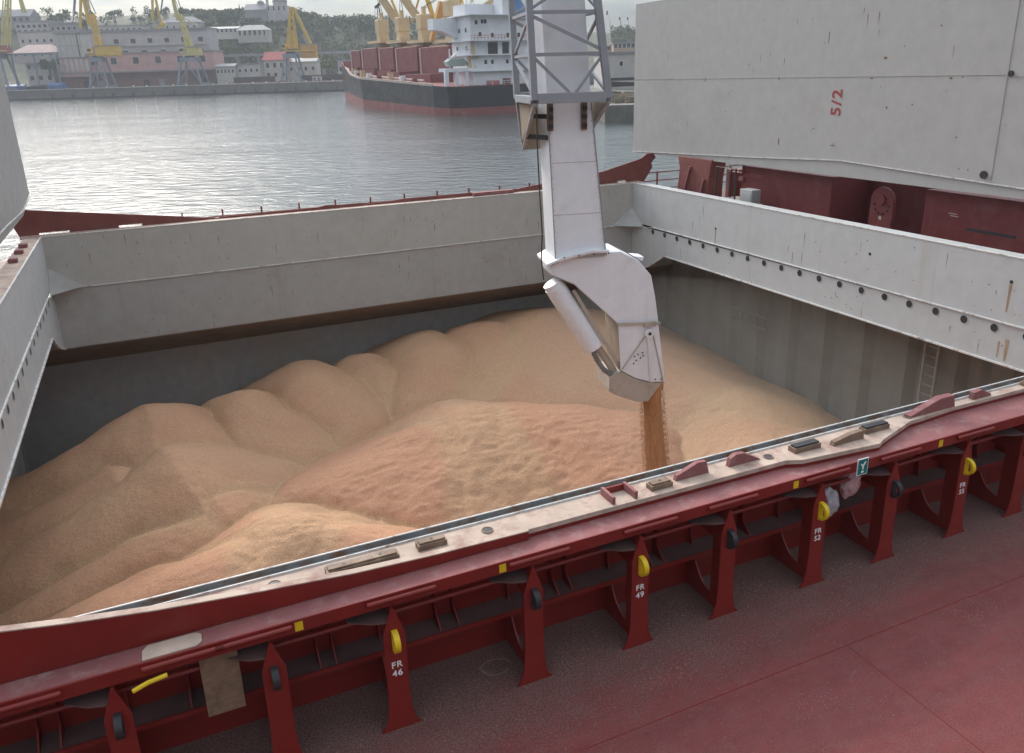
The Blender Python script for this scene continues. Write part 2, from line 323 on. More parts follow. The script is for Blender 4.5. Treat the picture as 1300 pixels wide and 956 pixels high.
# green pictogram sign on the flange
sg = thing('safety_sign', 'small green sign with a white arrow pictogram on the red flange', 'sign', (3.3,-.766,-.17))
put('board', B().box(-.085,.085,-.008,0,-.115,.1), SIGNW, sg)
put('green_panel', B().box(-.075,.075,-.011,-.008,-.105,.09), GREEN, sg)
put('pictogram', B().prism([(-.045,.045),(.0,.02),(.03,.06),(.05,.055),(.012,-.002),(.012,-.04),(-.012,-.04),(-.012,0),(-.03,.02)], XZ, -.014, -.011).prism([(-.02,-.06),(-.02,-.085),(.02,-.085),(.02,-.06)], XZ, -.014, -.011), SIGNW, sg)
# bag, board, rope
def crumple(name, c, s, mt, seed, label, cat):
    bm = bmesh.new(); bmesh.ops.create_icosphere(bm, subdivisions=3, radius=1)
    for v in bm.verts:
        n = noise.noise(v.co*1.7 + Vector((seed,0,0)))*.35 + abs(noise.noise(v.co*3.1+Vector((0,seed,0))))*.3
        v.co = Vector((v.co.x*s[0], v.co.y*s[1], v.co.z*s[2]))*(1+n)
    me = bpy.data.meshes.new(name); bm.to_mesh(me); bm.free(); me.materials.append(mt)
    o = link(bpy.data.objects.new(name, me)); o.location = c; return tag(o, label, cat)
BAG = mat('pinkish plastic film', (.45,.27,.27), .35, var=.25, vscale=9, bump=.4, bscale=14)
BAGW = mat('clear white plastic film', (.42,.4,.43), .3, var=.3, vscale=9, bump=.4, bscale=14)
crumple('plastic_bag', (3.42,-.5,-.52), (.16,.1,.2), BAG, 3.1, 'crumpled pinkish plastic bag stuffed behind the green sign', 'plastic bag')
crumple('plastic_bag', (3.15,-.45,-.78), (.14,.09,.2), BAGW, 8.7, 'whitish plastic bag hanging below the pinkish one on the shelf', 'plastic bag')
WOOD = mat('dirty plywood', (.2,.125,.075), .8, dirt=(.1,.06,.04), dirt_amt=.5, dirt_scale=6, var=.25, vscale=6, stretch=(1,1,5))
tag(put('plywood_board', B().box(-.16,.16,-.012,.012,-.34,.34), WOOD, None, .004), 'dirty brown plywood board leaning under the red flange at left', 'board').location = (-4.05,-.62,-.6)
yr = B().tube([(-4.72,-.84,-.285),(-4.6,-.83,-.25),(-4.45,-.82,-.235)], .02, 8)
tag(put('yellow_strap', yr, YEL, None, smooth='auto'), 'short yellow strap end hanging under the flange at lower left', 'strap')
# ---------------------------------------------------------------- far and end coamings
fc = thing('hatch_coaming', 'long grey hatch coaming on the far side, facing the camera', 'hatch coaming', (0,0,0))
put('coaming_plate', B().box(XL, XR, YF, YF+.03, -1.70, -.02), COAMF, fc)
put('lower_plate', B().box(XL-2.6, XR+2.6, YF+.012, YF+.04, -3.70, -1.735), GREY, fc)
put('ledge', B().box(XL, XR, YF-.035, YF+.04, -1.735, -1.70), RIM, fc, .008)
put('rim_bar', B().box(XL, XR, YF-.015, YF+.03, -.02, .01), RIM, fc, .005)
put('top_plate', B().box(XL-.6, XR+.6, YF+.03, YF+.55, -.05, -.01), BUFF, fc)
for x, s in ((XL, 1), (XR, -1)):
    put('gusset', B().add([(x+s*.004,YF-.002,-1.0),(x+s*.004,YF-.9,-1.698),(x+s*.95,YF-.002,-1.698),(x+s*.004,YF-.002,-1.698)], [[0,1,2],[0,3,1],[0,2,3],[1,3,2]]), GREY, fc)
wl = [(-1.9,.0),(-7.8,.82),(-8.15,.5),(-7.95,-.05),(-7.4,-.05),(-7.4,.04),(-6.55,.04),(-6.55,-.05),(-5.1,-.05),(-5.1,.06),(-4.4,.06),(-4.4,-.05),(-1.9,-.05)]
put('guide_plate', B().prism(wl, XZ, YF+.50, YF+.54), REDB, fc)
wr = [(9.0,.0),(9.4,.12),(13.2,.5),(15.0,.9),(15.3,1.08),(15.65,1.1),(15.75,.9),(15.55,.7),(15.6,.5),(15.2,-.05),(14.3,-.05),(14.3,.06),(13.9,.06),(13.9,-.05),(9.0,-.05)]
put('guide_plate', B().prism(wr, XZ, YF+.50, YF+.54), REDB, fc)
put('red_edge', B().prism([(-2.2,-.01),(-1.9,.05),(1.4,.08),(1.7,.13),(2.2,.1),(3.0,.1),(3.1,.05),(3.9,.06),(4.6,.12),(8.9,.12),(9.3,.1),(9.3,-.01)], XZ, YF+.47, YF+.50), REDB, fc)
put('edge_pad', B().box(7.3, 9.0, YF+.2, YF+.45, -.01, .13), REDD, fc, .01)
def end_coaming(x, s, label, holes, zlow, ymin):
    e = thing('hatch_coaming', label, 'hatch coaming', (0,0,0))
    xs = sorted((x, x+s*.03))
    put('coaming_plate', B().box(*xs, ymin, YF, -1.60, -.02), COAM, e)
    prof = [(ymin,-1.635),(YF,-1.71),(YF,-3.70),(YF-1.35,-3.25),(YF-2.4,zlow),(ymin,zlow)]
    xs2 = sorted((x+s*.01, x+s*.035))
    put('lower_plate', B().prism(prof, YZ, *xs2), COAM, e)
    put('bottom_edge', B().prism([(ymin,zlow),(YF-2.4,zlow),(YF-1.35,-3.25),(YF,-3.70),(YF,-3.74),(YF-1.37,-3.29),(YF-2.42,zlow-.045),(ymin,zlow-.045)], YZ, *sorted((x-s*.03,x+s*.04))), RIM, e)
    put('ledge', B().prism([(ymin,-1.635),(YF-1.6,-1.635),(YF-1.1,-1.735),(YF,-1.735),(YF,-1.70),(YF-1.1,-1.70),(YF-1.6,-1.60),(ymin,-1.60)], YZ, *sorted((x-s*.035,x+s*.04))), RIM, e)
    put('rim_bar', B().box(*sorted((x-s*.015,x+s*.03)), ymin, YF, -.02, .012), RIM, e, .005)
    put('top_plate', B().box(*sorted((x+s*.03,x+s*.5)), ymin, YF, -.05, -.012), COAM if s > 0 else BUFF, e)
    put('outer_plate', B().box(*sorted((x+s*.47,x+s*.5)), ymin, YF+.5, DZ, -.052), RED, e)
    hole = B().tube([(x-s*.004,0,0),(x+s*.05,0,0)], .1, 18)
    mh = hole.mesh('drain_hole', DARK)
    rg = B().tube([(x+s*.004,.104*math.cos(a),.104*math.sin(a)) for a in [k*math.pi/8 for k in range(16)]], .01, 5, True).mesh('rim', COAM, True)
    for y in holes:
        h = child('drain_hole', mh, e, (0,y,-1.80)); child('hole_rim', rg, h)
    return e
HY = [20.18-.825*k for k in range(24)]
er = end_coaming(XR, 1, 'pale grey hatch coaming at right with a row of dark round holes', HY, -2.62, 0)
el = end_coaming(XL, -1, 'pale grey hatch coaming running down the left edge', HY, -2.64, 0)
for y, z in ((17.8,.0),(20.1,.0),(19.1,.0)):
    put('lug', B().box(XL-.42,XL-.2,y-.12,y+.12,-.012,.1), REDD, el, .015)
for y, z0, z1 in ((16.2,-1.05,-1.5),(9.3,-.7,-1.3),(5.1,-.6,-1.3)):   # weep holes with rust runs below
    put('weep_hole', B().tube([(XR-.006,y,z0),(XR+.02,y,z0)], .045, 12), DARK, er)
RUN = mat('rust run stain', (.34,.25,.15), .7, var=.25, vscale=9, stretch=(1,1,.2))
for y, z0, z1, w in ((16.2,-1.1,-1.58,.06),(5.1,-.65,-1.35,.08),(4.95,-2.0,-2.55,.1),(5.15,-2.1,-2.5,.06),(12.3,-1.2,-1.55,.04)):
    put('rust_run', B().add([(XR-.003,y-w/2,z0),(XR-.003,y+w/2,z0),(XR-.003,y+w*.3,z1),(XR-.003,y-w*.2,z1)], [[0,1,2,3]]) if z1 > -1.6 else B().add([(XR+.006,y-w/2,z0),(XR+.006,y+w/2,z0),(XR+.006,y+w*.3,z1),(XR+.006,y-w*.2,z1)], [[0,1,2,3]]), RUN, er)

# specks of rust and thin brown runs, joined per wall
def specks(par, n, pt, seed):
    R_ = random.Random(seed); b = B()
    for _ in range(n):
        w, h = R_.uniform(.012,.035), R_.uniform(.012,.03)
        if R_.random() < .3: w, h = R_.uniform(.008,.018), R_.uniform(.12,.5)
        b.add(*pt(R_, w, h))
    put('rust_speck', b, SCARM, par)['kind'] = 'stuff'
SCARM = mat('scattered rust', (.22,.13,.065), .85, var=.35, vscale=7)
def on_x(x, y0, y1, z0, z1):
    def f(R_, w, h):
        y, z = R_.uniform(y0,y1), R_.uniform(z0,z1); k = R_.uniform(.3,.9)
        return [(x,y-w,z),(x,y,z-h),(x,y+w*k,z-h*.2),(x,y+w*.3,z+min(h,.03))], [[0,1,2,3]]
    return f
def on_y(y, x0, x1, z0, z1):
    def f(R_, w, h):
        x, z = R_.uniform(x0,x1), R_.uniform(z0,z1); k = R_.uniform(.3,.9)
        return [(x-w,y,z),(x,y,z-h),(x+w*k,y,z-h*.2),(x+w*.3,y,z+min(h,.03))], [[0,1,2,3]]
    return f
specks(er, 60, on_x(XR-.003,1,21,-1.5,-.1), 1); specks(er, 40, on_x(XR+.006,1,19,-2.55,-2.0), 2)
specks(fc, 80, on_y(YF-.003,XL+.3,XR-.3,-1.6,-.1), 3); specks(fc, 90, on_y(YF+.009,XL+.3,XR-.3,-3.6,-1.9), 4); specks(el, 30, on_x(XL+.003,8,21,-1.5,-.1), 5)

# ---------------------------------------------------------------- hold, decks, hull (structure)
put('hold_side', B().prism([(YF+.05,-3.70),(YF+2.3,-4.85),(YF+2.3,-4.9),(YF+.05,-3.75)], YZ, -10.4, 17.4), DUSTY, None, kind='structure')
put('hold_side', B().box(-10.4, 17.4, YF+2.3, YF+2.4, -14, -4.8), HOLD, None, kind='structure')
put('hold_side', B().prism([(-.05,-3.55),(-2.3,-4.75),(-2.3,-4.85),(-.05,-3.65)], YZ, -10.4, 17.4).box(-10.4, 17.4, -2.4, -2.3, -14, -4.75), HOLD, None, kind='structure')
put('hold_floor', B().box(-10.4, 17.4, -2.4, YF+2.4, -14.1, -14), HOLD, None, kind='structure')
for x0, s, nm in ((16.45, 1, 'r'), (-9.4, -1, 'l')):
    b = B(); pts = []; y = -2.4; k = 0
    while y < YF+2.4:
        pts += [(x0, y), (x0, y+.62), (x0+s*.27, y+.84), (x0+s*.27, y+1.46)]; y += 1.68
    pts += [(x0+s*.6, y), (x0+s*.6, -2.4)]
    b.prism(pts, XYZ, -14, -2.9)
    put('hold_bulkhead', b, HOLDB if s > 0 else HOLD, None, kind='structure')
    xa, xb = sorted((XR+.04 if s > 0 else XL-.04, x0+s*.4))
    put('cross_deck_underside', B().box(xa, xb, 0, YF, -2.6, -2.45), HOLD, None, kind='structure')
def ladder(name, x, y, z0, z1, label):
    t = thing(name, label, 'ladder', (x,y,z0))
    for d in (-.22,.22): put('side_rail', B().box(-.03,.03,d-.03,d+.03,0,z1-z0), LADD, t)
    me = B().box(-.02,.02,-.19,.19,-.015,.015).mesh('rung', LADD)
    for k in range(int((z1-z0)/.3)): child('rung', me, t, (0,0,.2+.3*k))
    return t
ladder('hold_ladder', 16.2, 8.35, -8.5, -3.0, 'steel ladder running down the corrugated hold bulkhead at right')
tl = thing('inclined_ladder', 'short sloping rails of an access ladder on the hold bulkhead', 'ladder', (16.2,16.3,-4.5))
for dz in (0,-.45): put('rail', B().beam((0,-1,dz+.02),(0,1,dz),.07,.07), HOLDB, tl)
for k in range(5): put('tread', B().beam((0,-.8+.4*k,-.42),(.0,-.8+.4*k,-.03),.05,.05), HOLDB, tl)
# main deck and hull
dk = B().box(-60, 70, -9.5, -.07, DZ-.05, DZ).box(-60, 70, YF+.5, YF+5.6, DZ-.05, DZ).box(-60, XL-.5, -.07, YF+.5, DZ-.05, DZ).box(XR+.5, 70, -.07, YF+.5, DZ-.05, DZ)
put('ship_deck', dk, DECK, None, kind='structure')
put('ship_hull', B().box(-60,70,-9.6,-9.5,-9,DZ).box(-60,70,YF+5.6,YF+5.7,-9,DZ), RED, None, kind='structure')
put('deck_weld', B().box(-2,12,-1.80,-1.792,DZ,DZ+.004).box(2.2,2.207,-9,-1.8,DZ,DZ+.004), RED, None, kind='structure')
# chalk-like stain ring on the deck
STAIN = mat('pale deck stain', (.2,.15,.12), .8, var=.3, vscale=8)
pts = [(-1.38+.17*math.cos(a)*(1+.1*math.sin(3*a)), -.42+.13*math.sin(a)) for a in [k*2*math.pi/28 for k in range(26)]]
ring = B()
for k in range(25):
    (xa,ya),(xb,yb) = pts[k],pts[k+1]; cx,cy = -1.38,-.42
    q = lambda x,y,t: (cx+(x-cx)*t, cy+(y-cy)*t, DZ+.004)
    ring.add([q(xa,ya,.82),q(xb,yb,.82),q(xb,yb,1),q(xa,ya,1)], [[0,1,2,3]])
put('deck_stain', ring, STAIN, None, kind='structure')

R_ = random.Random(77); b = B()
for i in range(3200):                             # kernels and chips lying on the deck, thickest along the coaming foot
    if i % 3 == 0: cx, cy, sx = R_.choice(((-.6,-.5,.25),(.9,-.45,.22),(1.9,-.55,.2),(3.2,-.7,.25),(4.4,-.6,.2),(2.6,-1.4,.3),(.2,-1.3,.25),(4.0,-2.0,.25),(1.3,-2.3,.2))); x, y = R_.gauss(cx,sx), R_.gauss(cy,sx*.5)
    else: x, y = R_.uniform(-5,10), -.1-abs(R_.gauss(0,1.3))
    if y > -.09: continue
    k = R_.uniform(.004,.009); a = R_.uniform(0,3.14); c_, s_ = math.cos(a)*k, math.sin(a)*k
    b.add([(x-c_,y-s_,DZ+.001),(x+s_*.5,y-c_*.5,DZ+.001),(x+c_,y+s_,DZ+.001),(x-s_*.5,y+c_*.5,DZ+.001),(x,y,DZ+.007)], [[0,1,4],[1,2,4],[2,3,4],[3,0,4]])
tag(put('spilled_grain', b, mat('spilled kernels',(.3,.21,.15),.8,var=.3,vscale=12), None), 'scattered kernels and chips lying on the red deck', 'grain', kind='stuff')
b = B()
for i in range(18):                               # scuffs scraped into the deck paint
    x, y, a = R_.uniform(-1,7), R_.uniform(-3.9,-.9), R_.gauss(.15,.5); n = 6; l = R_.uniform(.1,.5); w = R_.uniform(.003,.009); cv = R_.uniform(-.8,.8); q = []
    for k in range(n): q.append((x,y)); x += l/n*math.cos(a+cv*k/n); y += l/n*math.sin(a+cv*k/n)
    b.add([(p[0],p[1]-w*(1-abs(k/2.5-1)),DZ+.002) for k,p in enumerate(q)]+[(p[0],p[1]+w*(1-abs(k/2.5-1))+.001,DZ+.002) for k,p in enumerate(q)], [[k,k+1,n+k+1,n+k] for k in range(n-1)])
put('deck_scuffs', b, mat('scraped deck paint',(.2,.085,.08),.8,var=.3,vscale=9), None, kind='structure')

# ---------------------------------------------------------------- hatch covers
def hatch_cover(x, y1, label, s, y0):
    h = thing('hatch_cover', label, 'hatch cover', (0,0,0))
    xs = sorted((x, x+s*.5))
    seam = [(23.78,1.06),(15.81,1.40),(12.0,1.60),(6.5,1.40),(y0,1.16)] if s > 0 else [(23.78,1.06),(y0,1.06+(23.78-y0)*.05)]
    seam = [(y1,1.06),(15.81,1.40),(12.0,1.60),(6.0,1.38),(y0,1.24)] if s > 0 else [(y1,1.10),(21.6,.86),(18,.93),(y0,.95)]
    put('cover_panel', B().prism([(y1,7.03),(y0,7.03)]+[(y,z+.012) for y,z in seam[::-1]], YZ, *xs), COVER, h, .01)
    low = [(y1,1.05),(15.8,1.12),(6.0,1.19),(y0,1.1)] if s > 0 else [(y1,1.08),(21.6,.72),(18,.70),(y0,.7)]
    if s > 0: low = [(y1,1.03),(y0,1.03-(y1-y0)*.003)]; low = [(y1,1.03),(15.8,1.10),(6.0,1.13),(y0,1.0)]
    put('lower_skirt', B().prism([(y,z-.012) for y,z in seam]+[(y,z) for y,z in low[::-1]], YZ, *sorted((x+s*.012,x+s*.45))), COVER, h)
    b = B()
    for (ya,za),(yb,zb) in zip(seam[:-1],seam[1:]): b.beam((x-s*.005,ya,za),(x-s*.005,yb,zb),.05,.026)
    put('seam_bead', b, RIM, h)
    return h
hr = hatch_cover(15.6, 23.8, 'folded grey hatch cover standing upright at right, marked 5/2', 1, 1.5)
hl = hatch_cover(-7.62, 23.8, 'folded grey hatch cover standing upright at the left edge', -1, 3.0)
for z0 in (4.06,): put('weld_seam', B().box(15.588,15.6,7.0,23.8,z0-.012,z0+.006), COVER, hr)
put('weld_seam', B().box(15.588,15.6,6.93,6.96,1.5,7.0), GREY, hr)
put('weld_seam', B().box(15.588,15.6,1.5,6.9,4.0,4.02), GREY, hr)
text('cover_number', '5/2', .55, Matrix(((0,0,-1,15.594),(0,1,0,12.33),(1,0,0,3.3),(0,0,0,1))), REDTXT, hr, bold=.012, space=1.15)
for y, z, r in ((6.85,4.08,.07),(7.15,1.62,.1)):
    put('hinge_lug', B().tube([(15.56,y,z),(15.6,y,z)], r, 12), DARK, hr)
SCAR = mat('rust scar', (.2,.11,.05), .8, var=.3, vscale=20)
for y,z,w,h_ in ((14.95,4.03,.05,.14),(11.1,4.0,.12,.05),(8.5,3.98,.1,.06),(10.7,4.55,.14,.07),(10.45,3.2,.08,.06),(14.75,2.0,.05,.25),(12.35,2.02,.22,.03),(18.9,4.02,.05,.2),(16.5,4.5,.04,.05),(13.2,2.5,.05,.04),(9.6,3.3,.05,.04),(8.1,2.5,.04,.05),(12.9,5.2,.03,.3),(20.5,2.0,.04,.06),(17.6,2.9,.05,.05),(9.0,5.3,.05,.05)):
    k = 9; b = B(); poly = [(y+w/2*math.cos(a)*(.7+.6*random.random()), z+h_/2*math.sin(a)*(.7+.6*random.random())) for a in [i*2*math.pi/k for i in range(k)]]
    put('rust_scar', b.prism(poly, YZ, 15.596, 15.601), SCAR, hr)
specks(hr, 90, on_x(15.597,2,23.5,1.7,6.9), 6)
put('top_fitting', B().box(15.7,15.9,21.3,21.5,7.03,7.5), SPOUTD, hr)

# ---------------------------------------------------------------- red gear beyond the forward coaming
REDH = mat('dusty dark red house paint', (.15,.028,.028), .6, dirt=(.17,.07,.065), dirt_amt=.4, dirt_scale=1.2, streak=(.2,.09,.08), streak_amt=.3, var=.12)
def redthing(name, label, cat, b, mt=RED, bev=.015):
    t = thing(name, label, cat, (0,0,0)); put('body', b, mt, t, bev); return t
h1 = redthing('hatch_stowage_house', 'dark red steel house under the upright hatch cover, beside the grey cabinet', 'steel house', B().box(16.0,18.5,12.6,17.0,DZ,1.0), REDH)
put('stencil', B().box(15.996,16.0,15.9,16.5,.70,.73).box(15.996,16.0,15.9,16.45,.64,.665), REDD, h1)
put('pipe_stub', B().box(15.9,16.0,16.8,17.05,.45,.6), REDD, h1); put('pipe_stub', B().box(15.9,16.0,16.85,17.05,.75,.85), REDD, h1)
h2 = redthing('hatch_stowage_house', 'dark red steel house under the right end of the hatch cover', 'steel house', B().box(16.0,18.5,1.6,9.1,DZ,1.0), REDH)
put('stencil', B().box(15.996,16.0,8.05,8.3,.43,.45).box(15.996,16.0,8.0,8.25,.37,.39), SPOUTD, h2)
put('slot', B().box(15.995,16.0,6.3,7.7,.05,.13), DARK, h2)
redthing('recess_wall', 'dark red recess wall behind the round hinge lug', 'wall', B().box(17.6,18.0,9.1,12.6,DZ,1.0), REDH)
lg = thing('hinge_lug', 'round headed red hinge lug with bolts between two red houses', 'hinge lug', (15.9,10.5,0))
hp = [(.42,DZ),(.42,.5)] + [(.42*math.cos(a),.5+.42*math.sin(a)) for a in [math.pi*k/12 for k in range(1,12)]] + [(-.42,.5),(-.42,DZ)]
put('plate', B().prism(hp, YZ, 0, .12), REDH, lg, .02)
me_b = B().tube([(-.03,0,0),(0,0,0)], .035, 8).mesh('bolt', DARK)
for k in range(6): child('bolt', me_b, lg, (0,.27*math.cos(math.pi+math.pi*k/5),.4+.27*math.sin(math.pi+math.pi*k/5)))
put('pin_boss', B().tube([(-.06,0,.55),(0,0,.55)], .15, 16), REDH, lg); put('mark', B().box(-.004,0,-.05,.05,-.05,.06), SPOUTD, lg)
pd = thing('cover_support', 'dark red flared support post under the upright hatch cover', 'support post', (15.9,19.3,DZ))
put('post', B().prism([(1.5,0),(1.05,1.4),(.95,2.3),(1.1,2.75),(-1.1,2.75),(-.95,2.0),(-.9,0)], YZ, -.35, .35), REDB, pd, .03)
put('brace', B().beam((-.42,.9,.2),(-.42,.15,2.4),.09,.09), REDD, pd); put('brace', B().beam((-.42,-.2,.2),(-.42,-.75,2.0),.09,.09), REDD, pd)
cb = thing('deck_cabinet', 'small grey steel cabinet beside the dark red house', 'cabinet', (15.35,15.7,DZ))
put('body', B().box(-.2,.2,-.32,.32,0,1.95), GREY, cb, .02); put('door', B().box(-.212,-.2,-.28,.28,.1,1.85), GREY, cb, .005)
gf = thing('guard_rail', 'dark steel guard rail frames on the pale platform beyond the coaming', 'railing', (15.2,16.8,DZ))
for x, ya, yb, h in ((.0,-.45,.65,2.6),(.9,-.9,.9,2.4)):
    b = B().tube([(x,ya,0),(x,ya,h),(x,yb,h),(x,yb,0)], .035, 8)
    put('frame', b, DARK, gf, smooth='auto')
put('platform', B().box(-.25,1.3,-1.0,1.0,1.3,1.36), SPOUTD, gf, .01)
redthing('winch_house', 'low bright red winch box beyond the guard rail frames', 'deck box', B().box(18.5,20.5,16.5,21.0,DZ,.35), REDD)
redthing('vent_box', 'dusty red vent box behind the flared post', 'deck box', B().box(17.2,18.2,18.0,19.2,DZ,.5), RED)
# far deck railing
fr = thing('guard_rail', 'dark red ship side railing over the water beyond the far corner', 'railing', (0,26.9,DZ))
for z in (.45,.85,1.25): put('rail', B().tube([(14.5,0,z),(30,0,z)], .03, 6), RED, fr)
me_st = B().box(-.03,.03,-.03,.03,0,1.27).mesh('stanchion', RED)
for k in range(11): child('stanchion', me_st, fr, (14.5+1.5*k,0,0))
fr2 = thing('guard_rail', 'rusty low railing along the far ship side, seen over the long coaming', 'railing', (0,26.9,DZ))
for z in (.5,1.0): put('rail', B().tube([(-3,0,z),(14,0,z)], .03, 6), RED, fr2)
for k in range(12): child('stanchion', me_st, fr2, (-3+1.5*k,0,0))

# ---------------------------------------------------------------- grain
def vnoise(x, y, seed):
    r = np.random.default_rng(seed); g = r.random((256,256))
    xi = np.floor(x).astype(int); yi = np.floor(y).astype(int); fx = x-xi; fy = y-yi
    fx = fx*fx*(3-2*fx); fy = fy*fy*(3-2*fy)
    a = g[xi%256,yi%256]; b_ = g[(xi+1)%256,yi%256]; c = g[xi%256,(yi+1)%256]; d = g[(xi+1)%256,(yi+1)%256]
    return a*(1-fx)*(1-fy)+b_*fx*(1-fy)+c*(1-fx)*fy+d*fx*fy
GS = .065
gx = np.arange(-9.45, 16.5, GS); gy = np.arange(-2.3, YF+2.3, GS)
X, Y = np.meshgrid(gx, gy, indexing='ij')
wx = X + .5*(vnoise(X*.5,Y*.5,1)-.5) + .15*(vnoise(X*1.7,Y*1.7,2)-.5); wy = Y + .5*(vnoise(X*.5+9,Y*.5,3)-.5) + .15*(vnoise(X*1.7,Y*1.7+7,4)-.5)
def heap(p, q, slope, r0):                       # rounded ridge from p to q (points x,y,z)
    px,py,pz = p; qx,qy,qz = q; dx,dy = qx-px,qy-py; l2 = dx*dx+dy*dy+1e-9
    t = np.clip(((wx-px)*dx+(wy-py)*dy)/l2, 0, 1)
    d = np.hypot(wx-(px+t*dx), wy-(py+t*dy))
    return pz+t*(qz-pz) - slope*(np.sqrt(d*d+r0*r0)-r0)
heaps = [((4.0,14.8,-5.4),(8.4,13.2,-6.1),.58,1.7), ((4.0,14.8,-5.4),(-3.6,12.9,-6.7),.56,1.5), ((-3.6,12.9,-6.75),(-9,10.5,-8.2),.5,1.0),
    ((-2.3,10.6,-5.45),(-8.8,9.3,-6.75),.56,.8), ((-2.3,10.6,-5.45),(.8,8.8,-6.3),.56,1.0),
    ((.2,21.0,-5.3),(.1,20.4,-5.35),.6,.9), ((5.0,21.6,-5.05),(5.0,21.0,-5.1),.55,1.2), ((2.6,21.4,-5.45),(2.6,20.8,-5.6),.6,.8),
    ((9.8,20.8,-4.8),(12.8,13.5,-6.2),.36,2.2), ((12.8,13.5,-6.2),(10.5,5.0,-7.0),.3,1.6), ((7.6,21.5,-4.95),(7.7,20.5,-5.05),.5,1.3),
    ((-5.1,18.6,-5.15),(-9.5,18.3,-6.8),.52,.8), ((-4.7,15.7,-5.4),(-9.5,14.3,-7.2),.5,.9), ((-2.3,19.4,-5.35),(-2.3,19.0,-5.45),.58,.7), ((-3.9,14.2,-6.0),(-9.5,12.0,-7.6),.5,1.0), ((-6.2,16.6,-5.9),(-9.5,15.9,-7.0),.5,.7)]
Z = np.full(X.shape, -9.0)
Z2 = Z.copy()                                      # second highest slope: where it meets the highest, chaff gathers in the crease
for hp_ in heaps:
    h_ = heap(*hp_); Z2 = np.maximum(Z2, np.minimum(Z, h_)); Z = np.maximum(Z, h_)
own = np.stack([heap(*h_) for h_ in heaps]).argmax(0); fresh = np.isin(own, (0,1,2,3,4)).astype(float); fresh[np.isin(own, (10,11,14,15))] = .55; fresh[np.isin(own, (8,9))] = .25
fresh = np.clip(fresh+.3*(vnoise(X*.9,Y*.9,31)-.5), 0, 1)
Z -= .16*np.exp(-(Z-Z2)/.16)*(.5+vnoise(X*.6,Y*.6,41))*(1-.5*np.clip((X-6)/4,0,1))
chaff = (1-.4*fresh)*np.exp(-(Z-Z2)/.06)*(.35+.9*vnoise(X*.8,Y*.8,21)) + .6*np.clip(vnoise(X*.33,Y*.5,22)*.65+vnoise(X*1.1,Y*1.9,23)*.35-.5,0,.3)/.3*np.clip((Y-15)/4,0,1)
for _ in range(0):
    Zp = np.pad(Z, 1, mode='edge'); Z = (Zp[1:-1,1:-1]*4+Zp[:-2,1:-1]+Zp[2:,1:-1]+Zp[1:-1,:-2]+Zp[1:-1,2:])/8
def rid(a): return 1-np.abs(2*a-1)
rough_ = np.clip(1.25-np.hypot(X-3.5, Y-11.5)/9.5, .15, 1)
Z += (.10*(vnoise(X*.9,Y*.9,11)-.5) + rough_*(.05*rid(vnoise(X*2.1+2*vnoise(X*.7,Y*.7,15),Y*4.8,12)) + .045*rid(vnoise(X*4.0+vnoise(X*2,Y*2,16),Y*8,13))) + .012*vnoise(X*7,Y*7,14))
nxg, nyg = X.shape
idx = np.arange(nxg*nyg).reshape(nxg,nyg)
faces = np.stack([idx[:-1,:-1],idx[1:,:-1],idx[1:,1:],idx[:-1,1:]],-1).reshape(-1,4)
gme = bpy.data.meshes.new('grain_heap'); gme.from_pydata(np.stack([X,Y,Z],-1).reshape(-1,3).tolist(), [], faces.tolist())
for p in gme.polygons: p.use_smooth = True
GR = bpy.data.materials.new('wheat grain'); GR.use_nodes = True
t = GR.node_tree; P = t.nodes['Principled BSDF']; P.inputs['Roughness'].default_value = .85; P.inputs['Specular IOR Level'].default_value = .2
def node(t, ty, **k):
    n = t.nodes.new(ty)
    for a, b in k.items(): n.inputs[a].default_value = b
    return n
co = node(t,'ShaderNodeTexCoord')
na = node(t,'ShaderNodeTexNoise', Scale=.32, Detail=7., Roughness=.6, Distortion=.6); nb = node(t,'ShaderNodeTexNoise', Scale=34., Detail=6., Roughness=.75); nd = node(t,'ShaderNodeTexNoise', Scale=5., Detail=8., Roughness=.65)
ra = t.nodes.new('ShaderNodeValToRGB'); ra.color_ramp.elements[0].position = .36; ra.color_ramp.elements[0].color = (.60,.36,.225,1); ra.color_ramp.elements[1].position = .62; ra.color_ramp.elements[1].color = (.62,.395,.245,1)
mr = t.nodes.new('ShaderNodeMixRGB'); mr.blend_type = 'MULTIPLY'; mr.inputs[0].default_value = 1
rb = t.nodes.new('ShaderNodeValToRGB'); rb.color_ramp.elements[0].position = .3; rb.color_ramp.elements[0].color = (.58,.54,.51,1); rb.color_ramp.elements[1].position = .68; rb.color_ramp.elements[1].color = (1.12,1.12,1.1,1)
for n in (na,nb,nd): t.links.new(co.outputs['Object'], n.inputs['Vector'])
t.links.new(na.outputs['Fac'], ra.inputs[0]); t.links.new(nb.outputs['Fac'], rb.inputs[0])
t.links.new(ra.outputs[0], mr.inputs[1]); t.links.new(rb.outputs[0], mr.inputs[2]); t.links.new(mr.outputs[0], P.inputs['Base Color'])
b1 = node(t,'ShaderNodeBump', Strength=.5, Distance=.05); b2 = node(t,'ShaderNodeBump', Strength=.6, Distance=.03)
b1.inputs['Strength'].default_value = .9; t.links.new(nd.outputs['Fac'], b1.inputs['Height']); t.links.new(nb.outputs['Fac'], b2.inputs['Height']); t.links.new(b1.outputs[0], b2.inputs['Normal']); t.links.new(b2.outputs[0], P.inputs['Normal'])
_at = gme.attributes.new('fresh', 'FLOAT', 'POINT'); _at.data.foreach_set('value', fresh.astype(np.float32).ravel())
_at = gme.attributes.new('chaff', 'FLOAT', 'POINT'); _at.data.foreach_set('value', np.clip(chaff,0,1).astype(np.float32).ravel())
